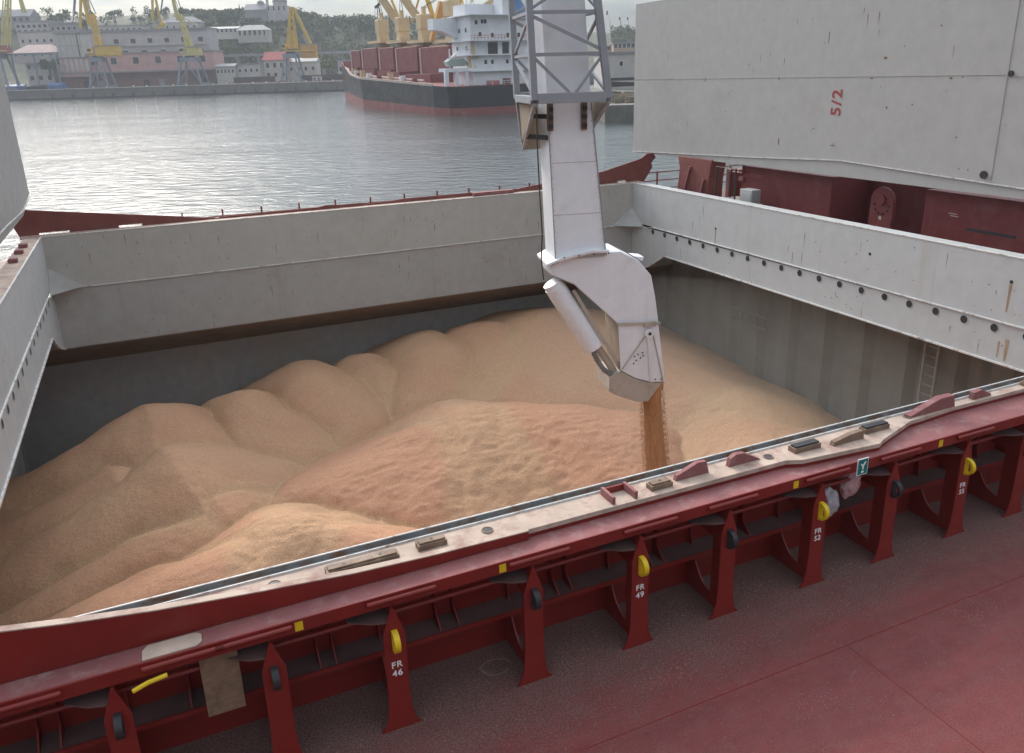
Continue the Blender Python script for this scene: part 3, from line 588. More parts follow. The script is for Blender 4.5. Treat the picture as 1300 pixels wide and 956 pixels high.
ca = t.nodes.new('ShaderNodeAttribute'); ca.attribute_name = 'chaff'; mc = t.nodes.new('ShaderNodeMixRGB'); mc.inputs[2].default_value = (.62,.43,.26,1)
mf = t.nodes.new('ShaderNodeMath'); mf.operation = 'MULTIPLY'; mf.inputs[1].default_value = .55; t.links.new(ca.outputs['Fac'], mf.inputs[0]); t.links.new(mf.outputs[0], mc.inputs[0])
cf = t.nodes.new('ShaderNodeAttribute'); cf.attribute_name = 'fresh'; mt_ = t.nodes.new('ShaderNodeMixRGB'); t.links.new(cf.outputs['Fac'], mt_.inputs[0]); t.links.new(ra.outputs[0], mt_.inputs[1]); mt_.inputs[2].default_value = (.61,.34,.215,1); t.links.new(mt_.outputs[0], mc.inputs[1]); t.links.new(mc.outputs[0], mr.inputs[1])
gme.materials.append(GR)
tag(link(bpy.data.objects.new('grain_heap', gme)), 'mounds of pale brown wheat grain heaped across the open hold', 'grain', kind='stuff')

# dust hanging in the hold round the falling grain
bm = bmesh.new(); bmesh.ops.create_icosphere(bm, subdivisions=4, radius=1)
for v in bm.verts: v.co = Vector((11.0+5.3*v.co.x, 11.5+8.5*v.co.y, -4.6+2.6*v.co.z))
me = bpy.data.meshes.new('dust_cloud'); bm.to_mesh(me); bm.free()
DM = bpy.data.materials.new('grain dust'); DM.use_nodes = True; DM.node_tree.nodes.clear()
_o = DM.node_tree.nodes.new('ShaderNodeOutputMaterial'); _p = DM.node_tree.nodes.new('ShaderNodeVolumePrincipled')
_p.inputs['Color'].default_value = (.93,.86,.74,1); _p.inputs['Density'].default_value = .015; DM.node_tree.links.new(_p.outputs[0], _o.inputs['Volume'])
me.materials.append(DM); tag(link(bpy.data.objects.new('dust_cloud', me)), 'thin pale grain dust hanging in the right half of the hold', 'dust', kind='stuff')

# ---------------------------------------------------------------- loading spout
SA = .227
SM = Matrix.Translation((4.8976, 9.0, 0)) @ Matrix.Rotation(-SA, 4, 'Z')     # local: x across, y away, z up
sp = thing('loading_spout', 'white steel grain loading spout with a curved hood hanging into the hold', 'loading spout', mtx=SM)
def quadtube(rows):                               # rows: (x0,x1,y0,y1,z)
    b = B(); v = []; f = []
    for x0,x1,y0,y1,z in rows: v += [(x0,y0,z),(x1,y0,z),(x1,y1,z),(x0,y1,z)]
    for i in range(len(rows)-1):
        f += [[4*i+k,4*i+(k+1)%4,4*i+4+(k+1)%4,4*i+4+k] for k in range(4)]
    f += [[3,2,1,0],[4*(len(rows)-1)+k for k in range(4)]]
    return b.add(v,f)
me_riv = B().tube([(0,-.008,0),(0,.002,0)], .012, 6).mesh('rivet', SPOUTD)
put('chute', quadtube([(-.66,.56,0,.95,.30),(-.79,.19,0,.95,3.76),(-.99,-.06,0,.95,7.4),(-1.05,-.12,0,.95,8.6)]), SPOUT, sp, .02)
for xa, xb in ((-.655,-.795),(.555,.185)): put('edge_strip', B().beam((xa,-.006,.36),(xb,-.006,3.76),.035,.02), LAT, sp)
for z in (1.35,2.5): put('weld_seam', B().box(-.63-.04*(z-.3),.54-.107*(z-.3),-.004,.002,z,z+.012), SPOUTD, sp)
for k in range(14):
    z = .5+.24*k
    for xa in (-.62-.0395*(z-.3), .52-.107*(z-.3)): child('rivet', me_riv, sp, (xa,0,z))
put('chute_flange', B().add(*(lambda c: ([(x,y,z+(.06 if i>=len(c) else 0)) for i,(x,y,z) in enumerate(c+c)], [list(range(len(c)))[::-1], list(range(len(c),2*len(c)))]+[[i,(i+1)%len(c),len(c)+(i+1)%len(c),len(c)+i] for i in range(len(c))]))(
    [(-.88,-.08,.2),(-.62,-.16,.32),(-.25,-.2,.42),(.2,-.2,.48),(.6,-.1,.43),(.62,1.0,.43),(.1,1.1,.46),(-.5,1.08,.38),(-.86,1.0,.22)])), SPOUT, sp, .01)
hood = [(-.73,.20),(-.4,.36),(.1,.44),(.56,.43),(.91,.42),(1.36,.17),(1.68,-.21),(1.8,-.76),(1.90,-1.40),(.86,-1.33),(-.21,-.28),(-.73,-.03)]
put('hood', B().prism(hood, XZ, 0, 1.0), SPOUT, sp, .02)
UNDER = mat('dust and painted shade', (.3,.245,.185), .85, dirt=(.2,.15,.1), dirt_amt=.45, dirt_scale=2.5, var=.15)  # brown dust colour, darkened further to paint in the shade
put('dust_shade_skin', B().prism([(-.73,-.032),(-.21,-.283),(.862,-1.335),(.862,-1.345),(-.215,-.295),(-.74,-.045)], XZ, .006, .994), UNDER, sp)  # thin skins over the hood's lower and left faces, carrying dust and painted shade
put('dust_shade_skin', B().prism([(.868,-1.36),(.862,-1.36),(.942,-2.52),(.948,-2.52)], XZ, -.012, 1.012), UNDER, sp)
low = [(.87,-1.34),(1.89,-1.41),(2.11,-2.94),(1.75,-2.92),(1.35,-2.78),(.95,-2.53)]
put('hood_end', B().prism(low, XZ, -.02, 1.02), SPOUT, sp, .012)
put('hood_band', B().beam((.84,-.045,-1.33),(1.92,-.045,-1.40),.05,.07), SPOUTD, sp, .008)
scoop = [(.95,-2.55),(1.35,-2.80),(1.75,-2.94),(2.05,-2.97),(1.69,-3.44),(1.4,-3.42),(1.16,-3.32),(.85,-3.18),(.67,-3.06),(.67,-2.70)]
put('scoop', B().prism(scoop, XZ, .0, 1.0), SPOUTD, sp, .015)
put('pivot_boss', B().tube([(1.64,-.12,-1.62),(1.64,-.02,-1.62)], .11, 16), SPOUT, sp, .01)
put('pivot_pin', B().tube([(1.64,-.14,-1.62),(1.64,-.12,-1.62)], .04, 10), DARK, sp)
put('stay_rod', B().tube([(1.62,-.05,-1.7),(1.74,-.05,-2.9)], .03, 8), SPOUT, sp, smooth='auto')
put('stay_rod', B().tube([(1.55,-.04,-1.7),(.98,-.04,-2.5)], .014, 6), SPOUTD, sp)
put('stay_rod', B().tube([(1.75,-.04,-1.65),(2.05,-.04,-2.9)], .014, 6), SPOUTD, sp)
put('bracket', B().box(1.5,1.8,-.1,-.02,-1.45,-1.33), SPOUTD, sp, .01)
me_bolt = B().tube([(0,-.045,0),(0,-.02,0)], .018, 6).mesh('bolt', DARK)
for x,z in ((1.3,-2.2),(1.38,-2.15),(1.34,-2.3),(1.45,-2.25),(1.52,-2.2),(1.5,-2.12),(1.85,-2.85),(2.0,-2.86),(1.28,-2.38)): child('bolt', me_bolt, sp, (x,0,z))
for k in range(4): child('bolt', me_bolt, sp, (-.5+.35*k,-.19+.0,.42+.03*k-.02*k*k/3))
put('side_fin', B().prism([(1.30,.24),(1.52,.10),(1.56,.2)], XZ, .2, .6), SPOUT, sp)
# actuator cylinder, rod and hose, left of the hood
ac = put('actuator_cylinder', B().tube([(-.62,.25,-.36),(.34,.25,-1.95)], .25, 24), SPOUT, sp, smooth='auto')
put('cylinder_cap', B().tube([(-.68,.25,-.26),(-.62,.25,-.36)], .235, 24), SPOUT, ac, smooth='auto')
put('piston_rod', B().tube([(.42,.25,-1.92),(.92,.25,-2.72)], .09, 12), SPOUTD, sp, smooth='auto')
put('guide_bar', B().beam((-.2,.1,-.45),(.98,.1,-2.5),.06,.08), SPOUTD, sp)
hs = [(.3,.2,-1.93),(.33,.15,-2.1),(.42,.12,-2.3),(.55,.1,-2.5),(.7,.1,-2.62),(.82,.1,-2.72),(.86,.12,-2.82)]
put('ribbed_hose', B().tube(hs, [.06]*7, 10), STEELG, sp, smooth='auto')
b = B()
for i in range(6):
    p, q = Vector(hs[i]), Vector(hs[i+1])
    for k in range(3):
        c_ = p.lerp(q, k/3); d_ = (q-p).normalized()*.012; b.tube([c_-d_, c_+d_], .072, 10)
put('hose_ring', b, STEELG, sp)['kind'] = 'stuff'
for k in range(6): child('bolt', me_bolt, sp, (-.35+.09*k*1.1, .09, -.75-.09*k*1.8))
# grain stream
GRD = mat('falling brown grain', (.44,.225,.10), .9, var=.4, vscale=14, stretch=(3,3,.12), bump=.5, bscale=60)
rows = []; b = B(); n = 14; zz = np.linspace(-2.9, -8.6, 90)
vv = []; ff = []
for i, z in enumerate(zz):
    f_ = (z+2.9)/(-4.5); x0 = 1.70+.32*f_; x1 = 2.10+.52*f_+.1*(f_ < .08)
    for k in range(n):
        a = 2*math.pi*k/n; j = 1+.16*(noise.noise(Vector((k*1.7,0,z*.5)))) + .10*noise.noise(Vector((k*3.,5,z*4)))
        vv.append(((x0+x1)/2+(x1-x0)/2*math.cos(a)*j, .45+.3*math.sin(a)*j, z))
for i in range(89): ff += [[i*n+k,i*n+(k+1)%n,(i+1)*n+(k+1)%n,(i+1)*n+k] for k in range(n)]
ff += [list(range(n)), [89*n+k for k in range(n)]]
gs = put('falling_grain', B().add(vv,ff), GRD, None, smooth=True)
gs.matrix_world = SM; tag(gs, 'brown stream of grain pouring from the spout', 'grain stream', kind='stuff')
gb = B()
for i in range(6000):                             # loose kernels round the stream
    z = -3.0-5.2*random.random(); f_ = (z+2.9)/(-4.5); e_ = random.choice((-1,1)); r_ = abs(random.gauss(-.005,.03+.012*f_))
    x = (1.70+.32*f_-r_) if e_ < 0 else (2.10+.52*f_+r_); y = .45+random.uniform(-.28,.28); s_ = .006
    gb.add([(x-s_,y,z),(x+s_,y,z),(x,y-s_,z),(x,y,z+3*s_),(x,y,z-3*s_)], [[0,2,3],[2,1,3],[1,0,3],[2,0,4],[1,2,4],[0,1,4]])
gk = put('loose_grain', gb, GRD, None); gk.matrix_world = SM; tag(gk, 'loose kernels flying at the edges of the falling grain', 'grain', kind='stuff')
# lattice boom around the chute
lb = thing('lattice_boom', 'grey steel lattice boom frame around the loading chute', 'crane boom', mtx=SM)
def fr_(z): return (-1.18-(z-3.86)*.040, .44-(z-3.86)*.137)
yF, yB = -.45, 1.35
bf = B
zt = 9.2
for y in (yF, yB):
    put('chord', B().beam((fr_(3.86)[0],y,3.86),(fr_(zt)[0],y,zt),.14,.14,(0,1,0)), LAT, lb, .01)
    put('chord', B().beam((fr_(3.86)[1],y,3.86),(fr_(zt)[1],y,zt),.15,.14,(0,1,0)), LAT, lb, .01)
    put('bottom_beam', B().box(fr_(3.86)[0]+.07,fr_(3.86)[1]-.07,y-.07,y+.07,3.79,4.0), LAT, lb, .01)
    for z in (4.76,5.57,6.45,7.3,8.2): put('cross_bar', B().box(fr_(z)[0],fr_(z)[1],y-.035,y+.035,z-.035,z+.035), LAT, lb)
    put('brace', B().beam((fr_(4.72)[0]+.05,y,4.70),(-.42,y,4.0),.055,.055), LAT, lb); put('brace', B().beam((fr_(4.72)[1]-.05,y,4.70),(-.28,y,4.0),.055,.055), LAT, lb)
    put('brace', B().beam((fr_(5.5)[0],y,5.52),(fr_(4.8)[1],y,4.82),.06,.06), LAT, lb)
    put('brace', B().beam((fr_(5.6)[0],y,5.62),(fr_(6.4)[1],y,6.40),.06,.06), LAT, lb); put('brace', B().beam((fr_(6.5)[1],y,6.5),(fr_(7.3)[0],y,7.28),.06,.06), LAT, lb)
for i in (0,1):
    for z in (4.76,5.57,6.45,7.3,8.2): put('cross_bar', B().box(fr_(z)[i]-.03,fr_(z)[i]+.03,yF,yB,z-.03,z+.03), LAT, lb)
    for za, zb in ((3.95,4.72),(5.5,4.8),(5.6,6.4),(7.25,6.5)): put('brace', B().beam((fr_(za)[i],yF,za),(fr_(zb)[i],yB,zb),.055,.055), LAT, lb)
    x0 = fr_(3.86)[i]; s = 1 if i == 0 else -1
    put('bottom_beam', B().box(x0-.07,x0+.07,yF+.07,yB-.07,3.79,3.95), LAT, lb, .01)
    # guide cheeks hanging below the frame: a sloping side frame and plates coloured for dust and shade
    put('cheek_frame', B().beam((x0,yF,3.78),(x0+s*.12,yB,2.72),.07,.05).beam((x0,yB,3.78),(x0+s*.12,yB,2.72),.07,.07), LAT, lb)
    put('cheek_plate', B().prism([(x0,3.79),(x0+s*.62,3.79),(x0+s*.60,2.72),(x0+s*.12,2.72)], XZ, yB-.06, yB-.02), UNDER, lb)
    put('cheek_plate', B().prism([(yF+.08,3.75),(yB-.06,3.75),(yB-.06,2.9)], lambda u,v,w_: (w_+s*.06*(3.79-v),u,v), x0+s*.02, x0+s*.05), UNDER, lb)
    for z in (3.5,3.05): put('roller_arm', B().beam((x0+s*.1,yB-.5,z),(x0+s*.44,.1,z),.07,.1), DARK, lb)
    for yy in (yF+.38,):
        put('roller_bracket', B().box(min(x0+s*.36,x0+s*.50),max(x0+s*.36,x0+s*.50),yy,yy+.05,3.2,3.78), STEEL, lb, .01)
        for z in (3.66,3.48,3.30): put('guide_roller', B().tube([(x0+s*.43,yy-.07,z),(x0+s*.43,yy,z)], .055, 12), DARK, lb)
cabl = B().tube([(-1.12,-.35,3.7),(-1.10,-.3,2.9),(-1.05,-.25,1.8),(-1.0,-.2,1.0),(-1.02,-.15,.4),(-.95,-.05,-.1)], .016, 6)
hc = put('hanging_cable', cabl, DARK, None, smooth='auto'); hc.matrix_world = SM; tag(hc, 'thin dark cable hanging from the boom frame beside the chute', 'cable')
#FAR
# ================================================================ THE HARBOUR BEYOND
# sea frame: x along the far quay, y away from the ship, z up from the water; the laden ship lies a little trimmed against it
_r = lambda x, y: (fwd + (x-PX)/F*right + (y-PY)/F*down)
H0 = 11.0
Uv = _r(1300, 63).cross(_r(0, 101)).normalized()
Fv = (fwd - fwd.dot(Uv)*Uv).normalized(); Rv = Fv.cross(Uv).normalized()
SEA = Matrix((Rv, Fv, Uv)).transposed().to_4x4(); SEA.translation = CAM - H0*Uv
def at(px, py, d):                                # pixel and distance -> along, away, height in the sea frame
    r = _r(px, py); k = d/r.dot(Fv); return k*r.dot(Rv), d, H0 + k*r.dot(Uv)
def place(l, d, h, rz=0): return SEA @ Matrix.Translation((l,d,h)) @ Matrix.Rotation(rz,4,'Z')
def far_put(name, b, mt, kind='structure'):
    o = put(name, b, mt, None, kind=kind); o.matrix_world = SEA; return o
def fm(name, base, rough=.8, **k): return mat(name, base, rough, vscale=k.pop('vscale', .25), **k)
STONE = fm('stained quay stone', (.14,.135,.115), dirt=(.1,.095,.08), dirt_amt=.6, dirt_scale=.35, streak=(.3,.27,.22), streak_amt=.4)
GROUND = fm('dusty quay ground', (.17,.15,.13), dirt=(.12,.11,.08), dirt_amt=.4, dirt_scale=.1)
PINK = fm('faded pink plaster', (.47,.28,.27), dirt=(.33,.22,.2), dirt_amt=.4, dirt_scale=.2); LAV = fm('lilac grey plaster', (.39,.365,.375), dirt=(.3,.28,.29), dirt_amt=.4, dirt_scale=.15)
PALE = fm('pale plaster', (.43,.415,.39), dirt=(.3,.3,.3), dirt_amt=.3, dirt_scale=.2); WALLW = fm('whitewashed wall', (.46,.445,.41), dirt=(.33,.31,.28), dirt_amt=.35, dirt_scale=.3)
BRICK = fm('sooty brick', (.19,.10,.085), dirt=(.1,.07,.065), dirt_amt=.5, dirt_scale=.25); SLATE = fm('grey sheet roof', (.22,.22,.23), dirt=(.33,.3,.28), dirt_amt=.4, dirt_scale=.2)
TILE = fm('red roof sheet', (.36,.09,.085), dirt=(.3,.2,.18), dirt_amt=.3, dirt_scale=.4); ROSY = fm('weathered pink roof', (.42,.3,.28), dirt=(.5,.44,.42), dirt_amt=.4, dirt_scale=.5)
GLASS = mat('dark window glass', (.03,.035,.04), .15, var=0); TRIM = mat('white trim', (.6,.6,.58), .6, var=.05)
CY = fm('yellow crane paint', (.6,.4,.04), .55, dirt=(.3,.2,.07), dirt_amt=.3, dirt_scale=.6); CP = fm('pale faded yellow crane paint', (.52,.46,.17), .55, dirt=(.3,.26,.15), dirt_amt=.3, dirt_scale=.6)
CB = fm('blue grey portal paint', (.17,.21,.25), .6, dirt=(.12,.12,.12), dirt_amt=.3, dirt_scale=.6); CO = fm('orange yellow house paint', (.5,.26,.05), .55)
HULLB = fm('black hull paint', (.022,.022,.024), .45, dirt=(.09,.085,.08), dirt_amt=.3, dirt_scale=.12, streak=(.12,.1,.085), streak_amt=.5); BOOT = fm('faded red boot topping', (.23,.065,.06), .6, dirt=(.3,.16,.14), dirt_amt=.4, dirt_scale=.2)
SHIPW = fm('white ship paint', (.68,.69,.71), .5, dirt=(.55,.53,.5), dirt_amt=.2, dirt_scale=.3); HATR = fm('dark red hatch paint', (.17,.03,.03), .6, dirt=(.2,.07,.06), dirt_amt=.3, dirt_scale=.2)
BEIGE = fm('buff deck crane paint', (.55,.42,.24), .55, dirt=(.4,.28,.16), dirt_amt=.3, dirt_scale=.4); BLUE = fm('blue funnel paint', (.1,.24,.5), .5); TARP = fm('blue tarpaulin', (.08,.14,.33), .5, var=.3)
# water
_hc = [SEA.inverted() @ Vector((x,y,-6)) for x,y in ((-60,-9.5),(70,-9.5),(70,YF+5.6),(-60,YF+5.6))]     # the sea goes round our hull, not under it
wb = B(); wb.add([(-2500,-600,0),(2500,-600,0),(2500,3500,0),(-2500,3500,0)]+[(c.x,c.y,0) for c in _hc], [[0,1,5,4],[1,2,6,5],[2,3,7,6],[3,0,4,7]])
WAT = bpy.data.materials.new('harbour water'); WAT.use_nodes = True
t = WAT.node_tree; P = t.nodes['Principled BSDF']; P.inputs['Base Color'].default_value = (.055,.07,.066,1); P.inputs['Roughness'].default_value = .07; P.inputs['IOR'].default_value = 1.333
co = node(t,'ShaderNodeTexCoord'); mpw = node(t,'ShaderNodeMapping'); mpw.inputs['Scale'].default_value = (.55,1.0,1)
wa = node(t,'ShaderNodeTexNoise', Scale=.75, Detail=6., Roughness=.62, Distortion=.5); wc = node(t,'ShaderNodeTexNoise', Scale=.035, Detail=3.)
t.links.new(co.outputs['Object'], mpw.inputs[0])
for n in (wa,wc): t.links.new(mpw.outputs[0], n.inputs['Vector'])
bb = node(t,'ShaderNodeBump', Strength=.6, Distance=.4); b3 = node(t,'ShaderNodeBump', Strength=.25, Distance=2.)
t.links.new(wa.outputs['Fac'], bb.inputs['Height']); t.links.new(wc.outputs['Fac'], b3.inputs['Height']); t.links.new(b3.outputs[0], bb.inputs['Normal']); t.links.new(bb.outputs[0], P.inputs['Normal'])
far_put('water', wb, WAT)
# quays and ground
QD, QH = 457, 5.0
far_put('quay', B().box(-420,420,QD,QD+6,-3,QH), STONE)
far_put('quay_ground', B().box(-420,420,QD+6,760,-3,QH-.05), GROUND)
q = thing('quay_fenders', 'row of dark rubber fenders along the far quay wall', 'fenders', mtx=SEA)
me_f = B().tube([(0,QD-.5,.8),(0,QD-.5,2.6)], .5, 8).mesh('fender', DARK)
for k in range(19): child('fender', me_f, q, (-245+11*k,0,0))
far_put('quay_cap', B().box(-420,420,QD-.25,QD+1.5,QH,QH+.35), WALLW); far_put('quay_foot', B().box(-420,420,QD-.2,QD+.1,-1,.8), DARK)
for k in range(26):
    o = put('bollard', B().tube([(0,0,0),(0,0,.7)], .35, 8).tube([(0,0,.7),(0,0,1.0)], .5, 8), TRIM if k % 3 else DARK, None)
    o.matrix_world = place(-230+7.2*k, QD+1.2, QH); tag(o, 'small mooring bollard on the edge of the far quay', 'bollard', 'bollards along the far quay')
# hill
prof = [(-60,24),(0,30),(40,30),(90,30),(130,29),(200,30),(260,26),(300,26),(335,25),(370,24),(400,29),(430,36),(460,36),(500,35),(560,38),(640,40),(700,44),(760,46),(820,50),(900,56),(1000,60)]
def hill_h(l, d):
    px = PX + l/d*F*1.0 - 10
    y = np.interp(px, [p[0] for p in prof], [p[1] for p in prof])
    yh = 101-.0292*px; top = H0 + (yh-y)*660/F
    k = min(1, max(0, (d-535)/125)); k = k*k*(3-2*k)
    return 4.8 + (top-4.8)*k + 2.0*noise.noise(Vector((l*.02,d*.02,0)))*k
b = B(); ls = np.linspace(-420,420,85); ds = np.linspace(530,760,24); vv = [(l,d,hill_h(l,min(d,665))) for l in ls for d in ds]; nd_ = len(ds)
b.add(vv, [[i*nd_+j,(i+1)*nd_+j,(i+1)*nd_+j+1,i*nd_+j+1] for i in range(len(ls)-1) for j in range(nd_-1)])
EARTH = fm('hill earth and grass', (.08,.085,.045), dirt=(.13,.1,.07), dirt_amt=.3, dirt_scale=.05)
far_put('hillside', b, EARTH)
def leaf_mat(name, c): return mat(name, c, .7, var=.35, vscale=.35, spec=.2)
LEAF = [leaf_mat('dark foliage', (.045,.075,.02)), leaf_mat('mid foliage', (.07,.11,.03)), leaf_mat('light foliage', (.11,.135,.04))]
BARK = mat('tree bark', (.09,.065,.045), .9)
def clump(b, c, r, n, s, R):
    for _ in range(n):
        v = Vector((R.gauss(0,1),R.gauss(0,1),R.gauss(0,1))).normalized()*r*(.55+.5*R.random()); v.z *= .8
        p = Vector(c)+v; a = Vector((R.gauss(0,1),R.gauss(0,1),R.gauss(0,1))).normalized(); e = a.cross(Vector((R.gauss(0,1),R.gauss(0,1),R.gauss(0,1)))).normalized(); w = a.cross(e)
        k = s*(.6+.8*R.random())
        b.add([p-k*e-k*.6*w, p+k*e-k*.6*w, p+k*.7*e+k*.7*w, p-k*.7*e+k*.6*w], [[0,1,2,3]])
# the wood that covers the slope
R = random.Random(11); parts = [B(), B(), B()]
for _ in range(1900):
    px = R.choice((R.uniform(262,620), R.uniform(262,520), R.uniform(262,400), R.uniform(-20,620), R.uniform(770,860))); d = R.uniform(541,668); l = (px-PX+10)/F*d
    if px < 262 and d < 610: continue
    z = hill_h(l, min(d,665)); r = R.uniform(2.0,3.8)*(.55 if 255 < px < 395 and d > 600 else 1); k = R.choice((0,0,1,1,2))
    clump(parts[k], (l,d,z+r*.6), r, 34, .62, R); clump(parts[k], (l+r*.5*R.uniform(-1,1),d,z+r*1.2), r*.7, 18, .6, R)
for k in range(3):
    o = far_put('hillside_wood', parts[k], LEAF[k], 'stuff'); tag(o, 'mass of green trees covering the far hillside', 'wood')
TREE = {}
def tree(px, py, d, height, wid, label, k=0, slim=False):
    l, d_, h = at(px, py, d)
    t = thing('slim_tree' if slim else 'broadleaf_tree', label, 'tree', mtx=place(l, d, h-height), group=None)
    Rr = random.Random(int(px*7)); b = B().tube([(0,0,-.5),(.1,0,height*.35),(.0,.1,height*.8)], [wid*.09,wid*.06,wid*.02], 6)
    for s_ in (-1,1): b.tube([(0,0,height*.35),(s_*wid*.3,0,height*.65)], [wid*.04,wid*.015], 5)
    put('trunk', b, BARK, t)
    b = B()
    for _ in range(9 if not slim else 7):
        if slim: c = (Rr.uniform(-.1,.1)*wid, 0, height*(.25+.7*_/7)); r = wid*.5*(1.05-.75*_/7)
        else: c = (Rr.uniform(-.33,.33)*wid, Rr.uniform(-.3,.3)*wid, height*Rr.uniform(.45,.85)); r = wid*Rr.uniform(.17,.27)
        clump(b, c, r, 60, max(.3, r*.22), Rr)
    put('crown', b, LEAF[k], t)
for a in [(277,13,600,14,10,'tall dark broadleaf tree on the skyline left of the church spire',0),(292,16,602,11,9,'rounder tree right beside the tall dark skyline tree',0),(66,18,590,9,9,'dark bushy tree on the skyline above the grey terraces',0),(78,17,592,8,8,'paler bushy tree beside the dark one above the grey terraces',1),
    (108,24,560,7,7,'small tree on the roofline behind the first yellow crane',1),(384,15,640,10,12,'dark tree group right of the domed church',0),(394,14,642,9,9,'dark tree before the long pale building on the hill',0),(463,26,600,12,13,'broad dark tree at the left end of the high wood',0),(430,23,640,9,3,'slim dark poplar beside the pale hill building','0'),(434,25,640,8,3,'shorter slim poplar beside the taller one','0'),
    (415,73,520,8,14,'wide light green tree behind the quay, left of the grey shed',2),(60,74,478,9,10,'dark tree below the conveyor bridge at far left',0),(308,47,560,9,10,'leafy tree in front of the white pavilion',1),(345,25,640,7,12,'light green tree below the domed church',2),(320,27,640,7,12,'yellowish green tree left of the domed church',2),(180,20,640,7,6,'small pointed skyline tree left of the pale yellow crane',0),(168,21,640,6,6,'small skyline tree between the two left cranes',1),(272,60,545,10,12,'light green tree below the long white terrace',2),(288,58,546,10,12,'darker tree right of the light one below the terrace',1),(322,60,545,9,11,'round green tree below the pavilion columns',1),(336,58,548,10,10,'light tree right of the round one below the pavilion',2),(540,31,600,10,12,'dark tree behind the buff deck cranes',0)]:
    tree(*a[:6], k=int(a[6]), slim=isinstance(a[6], str))
# buildings
WIN = {}
def win_mesh(w, h):
    key = (round(w,2), round(h,2))
    if key not in WIN:
        WIN[key] = (B().box(-w/2,w/2,-.02,.0,0,h).mesh('pane', GLASS), B().box(-w/2-.15,w/2+.15,-.14,0,-.15,0).box(-w/2-.15,w/2+.15,-.14,0,h,h+.15).box(-w/2-.15,-w/2,-.14,0,0,h).box(w/2,w/2+.15,-.14,0,0,h).mesh('window', TRIM))
    return WIN[key]
def windows(t, w, z, h, n, ww, y=0, x0=None, x1=None):
    x0 = -w/2 if x0 is None else x0; x1 = w/2 if x1 is None else x1
    pane, frm = win_mesh(ww, h)
    for k in range(n):
        f = child('window', frm, t, (x0+(k+.5)*(x1-x0)/n, y-.002, z)); child('pane', pane, f)
def building(name, label, cat, px0, px1, ytop, ybot, d, wall, roof='flat', rmat=None, rh=2.5, rows=(), dep=14, rz=0, eave=.5):
    l0, _, h1 = at(px0, ytop, d); l1, _, h0 = at(px1, ybot, d)
    w = l1-l0; h = h1-h0; rmat = rmat or SLATE
    t = thing(name, label, cat, mtx=place((l0+l1)/2, d, h0, rz))
    hb = h-(rh if roof != 'flat' else .6)
    put('wall', B().box(-w/2,w/2,0,dep,-3,hb), wall, t)
    if roof == 'flat': put('roof', B().box(-w/2-eave,w/2+eave,-eave,dep+eave,hb,hb+.6), rmat, t)
    elif roof == 'gable': put('roof', B().prism([(-eave,hb),(dep/2,hb+rh),(dep+eave,hb),(dep+eave,hb-.3),(-eave,hb-.3)], lambda u,v,w_: (w_,u,v), -w/2-eave, w/2+eave), rmat, t)
    elif roof == 'hip':
        r_ = min(w,dep)*.35; put('roof', B().add([(-w/2-eave,-eave,hb),(w/2+eave,-eave,hb),(w/2+eave,dep+eave,hb),(-w/2-eave,dep+eave,hb),(-w/2+r_,dep/2,hb+rh),(w/2-r_,dep/2,hb+rh)], [[0,1,5,4],[1,2,5],[2,3,4,5],[3,0,4],[3,2,1,0]]), rmat, t)
    for z, wh, n, ww in rows: windows(t, w, z*hb, wh, n, ww)
    return t, w, hb
def strip(t, x0, x1, z, hgt, proud, mt, name='cornice'): put(name, B().box(x0,x1,-proud,-.01,z,z+hgt), mt, t)
# main warehouse: brick arcade, pink middle, lilac upper storey
t,w,h = building('port_warehouse', 'long pink warehouse with brick ground floor behind the two left cranes', 'warehouse', 72, 276, 69, 109, 486, PINK, rows=((.70,3.6,7,3.4),), dep=18)
put('brick_ground_floor', B().box(-w/2-.1,w/2+.1,-1.2,0,-1,h*.46), BRICK, t); put('loading_canopy', B().box(-w/2-1,w/2,-4.5,-.2,h*.46,h*.46+.7), SLATE, t)
for k in range(11):
    put('loading_door', B().box(-w/2+4+8.6*k,-w/2+7.4+8.6*k,-1.35,-1.2,-.2,4.6), (BRICK,DARK,SLATE,BRICK)[k%4], t)
t,w,h = building('upper_warehouse', 'lilac grey upper storey building rising behind the pink warehouse', 'warehouse', 70, 268, 40, 70, 506, LAV, rows=((.52,2.6,9,3.0),(.1,2.4,8,3.4)), dep=16)
strip(t,-w/2,w/2,h*.42,.7,.9,PALE); strip(t,-w/2,w/2,h*.94,.6,.5,SLATE)
t,w,h = building('stair_tower', 'pale square tower block at the left end of the pink warehouse', 'tower block', 68, 107, 42, 74, 484, PALE, dep=12, rows=())
put('drain_pipe', B().tube([(w/2-2,-.3,0),(w/2-2,-.3,h)], .25, 6), DARK, t); strip(t,-w/2,w/2,h*.52,.15,.1,SLATE,'wall_joint')
for k in range(4): put('wall_joint', B().box(-w/2+3.4*k+2,-w/2+3.4*k+2.12,-.08,-.005,0,h), SLATE, t)
t,w,h = building('small_house', 'pinkish building with pilasters below the pale tower block', 'building', 72, 112, 73, 90, 482, PINK, dep=5, rows=())
for k in range(6): put('pilaster', B().box(-w/2+1.2+2.9*k,-w/2+2.6+2.9*k,-.3,0,0,h-.5), WALLW, t)
building('hip_roof_hall', 'low hall with a weathered pink hipped roof at far left', 'hall', 12, 71, 57, 72, 482, LAV, 'hip', ROSY, 4.5, rows=((.3,1.6,5,1.4),), dep=16)
building('white_block', 'plain pale block behind the pink roofed hall', 'building', 22, 72, 40, 62, 512, PALE, rows=((.4,1.8,5,1.6),))
building('shore_shed', 'whitewashed two storey shed under the conveyor bridge at far left', 'shed', 30, 71, 74, 108, 484, WALLW, rows=((.62,2.2,4,1.8),(.2,2.4,3,2.2)), dep=10)
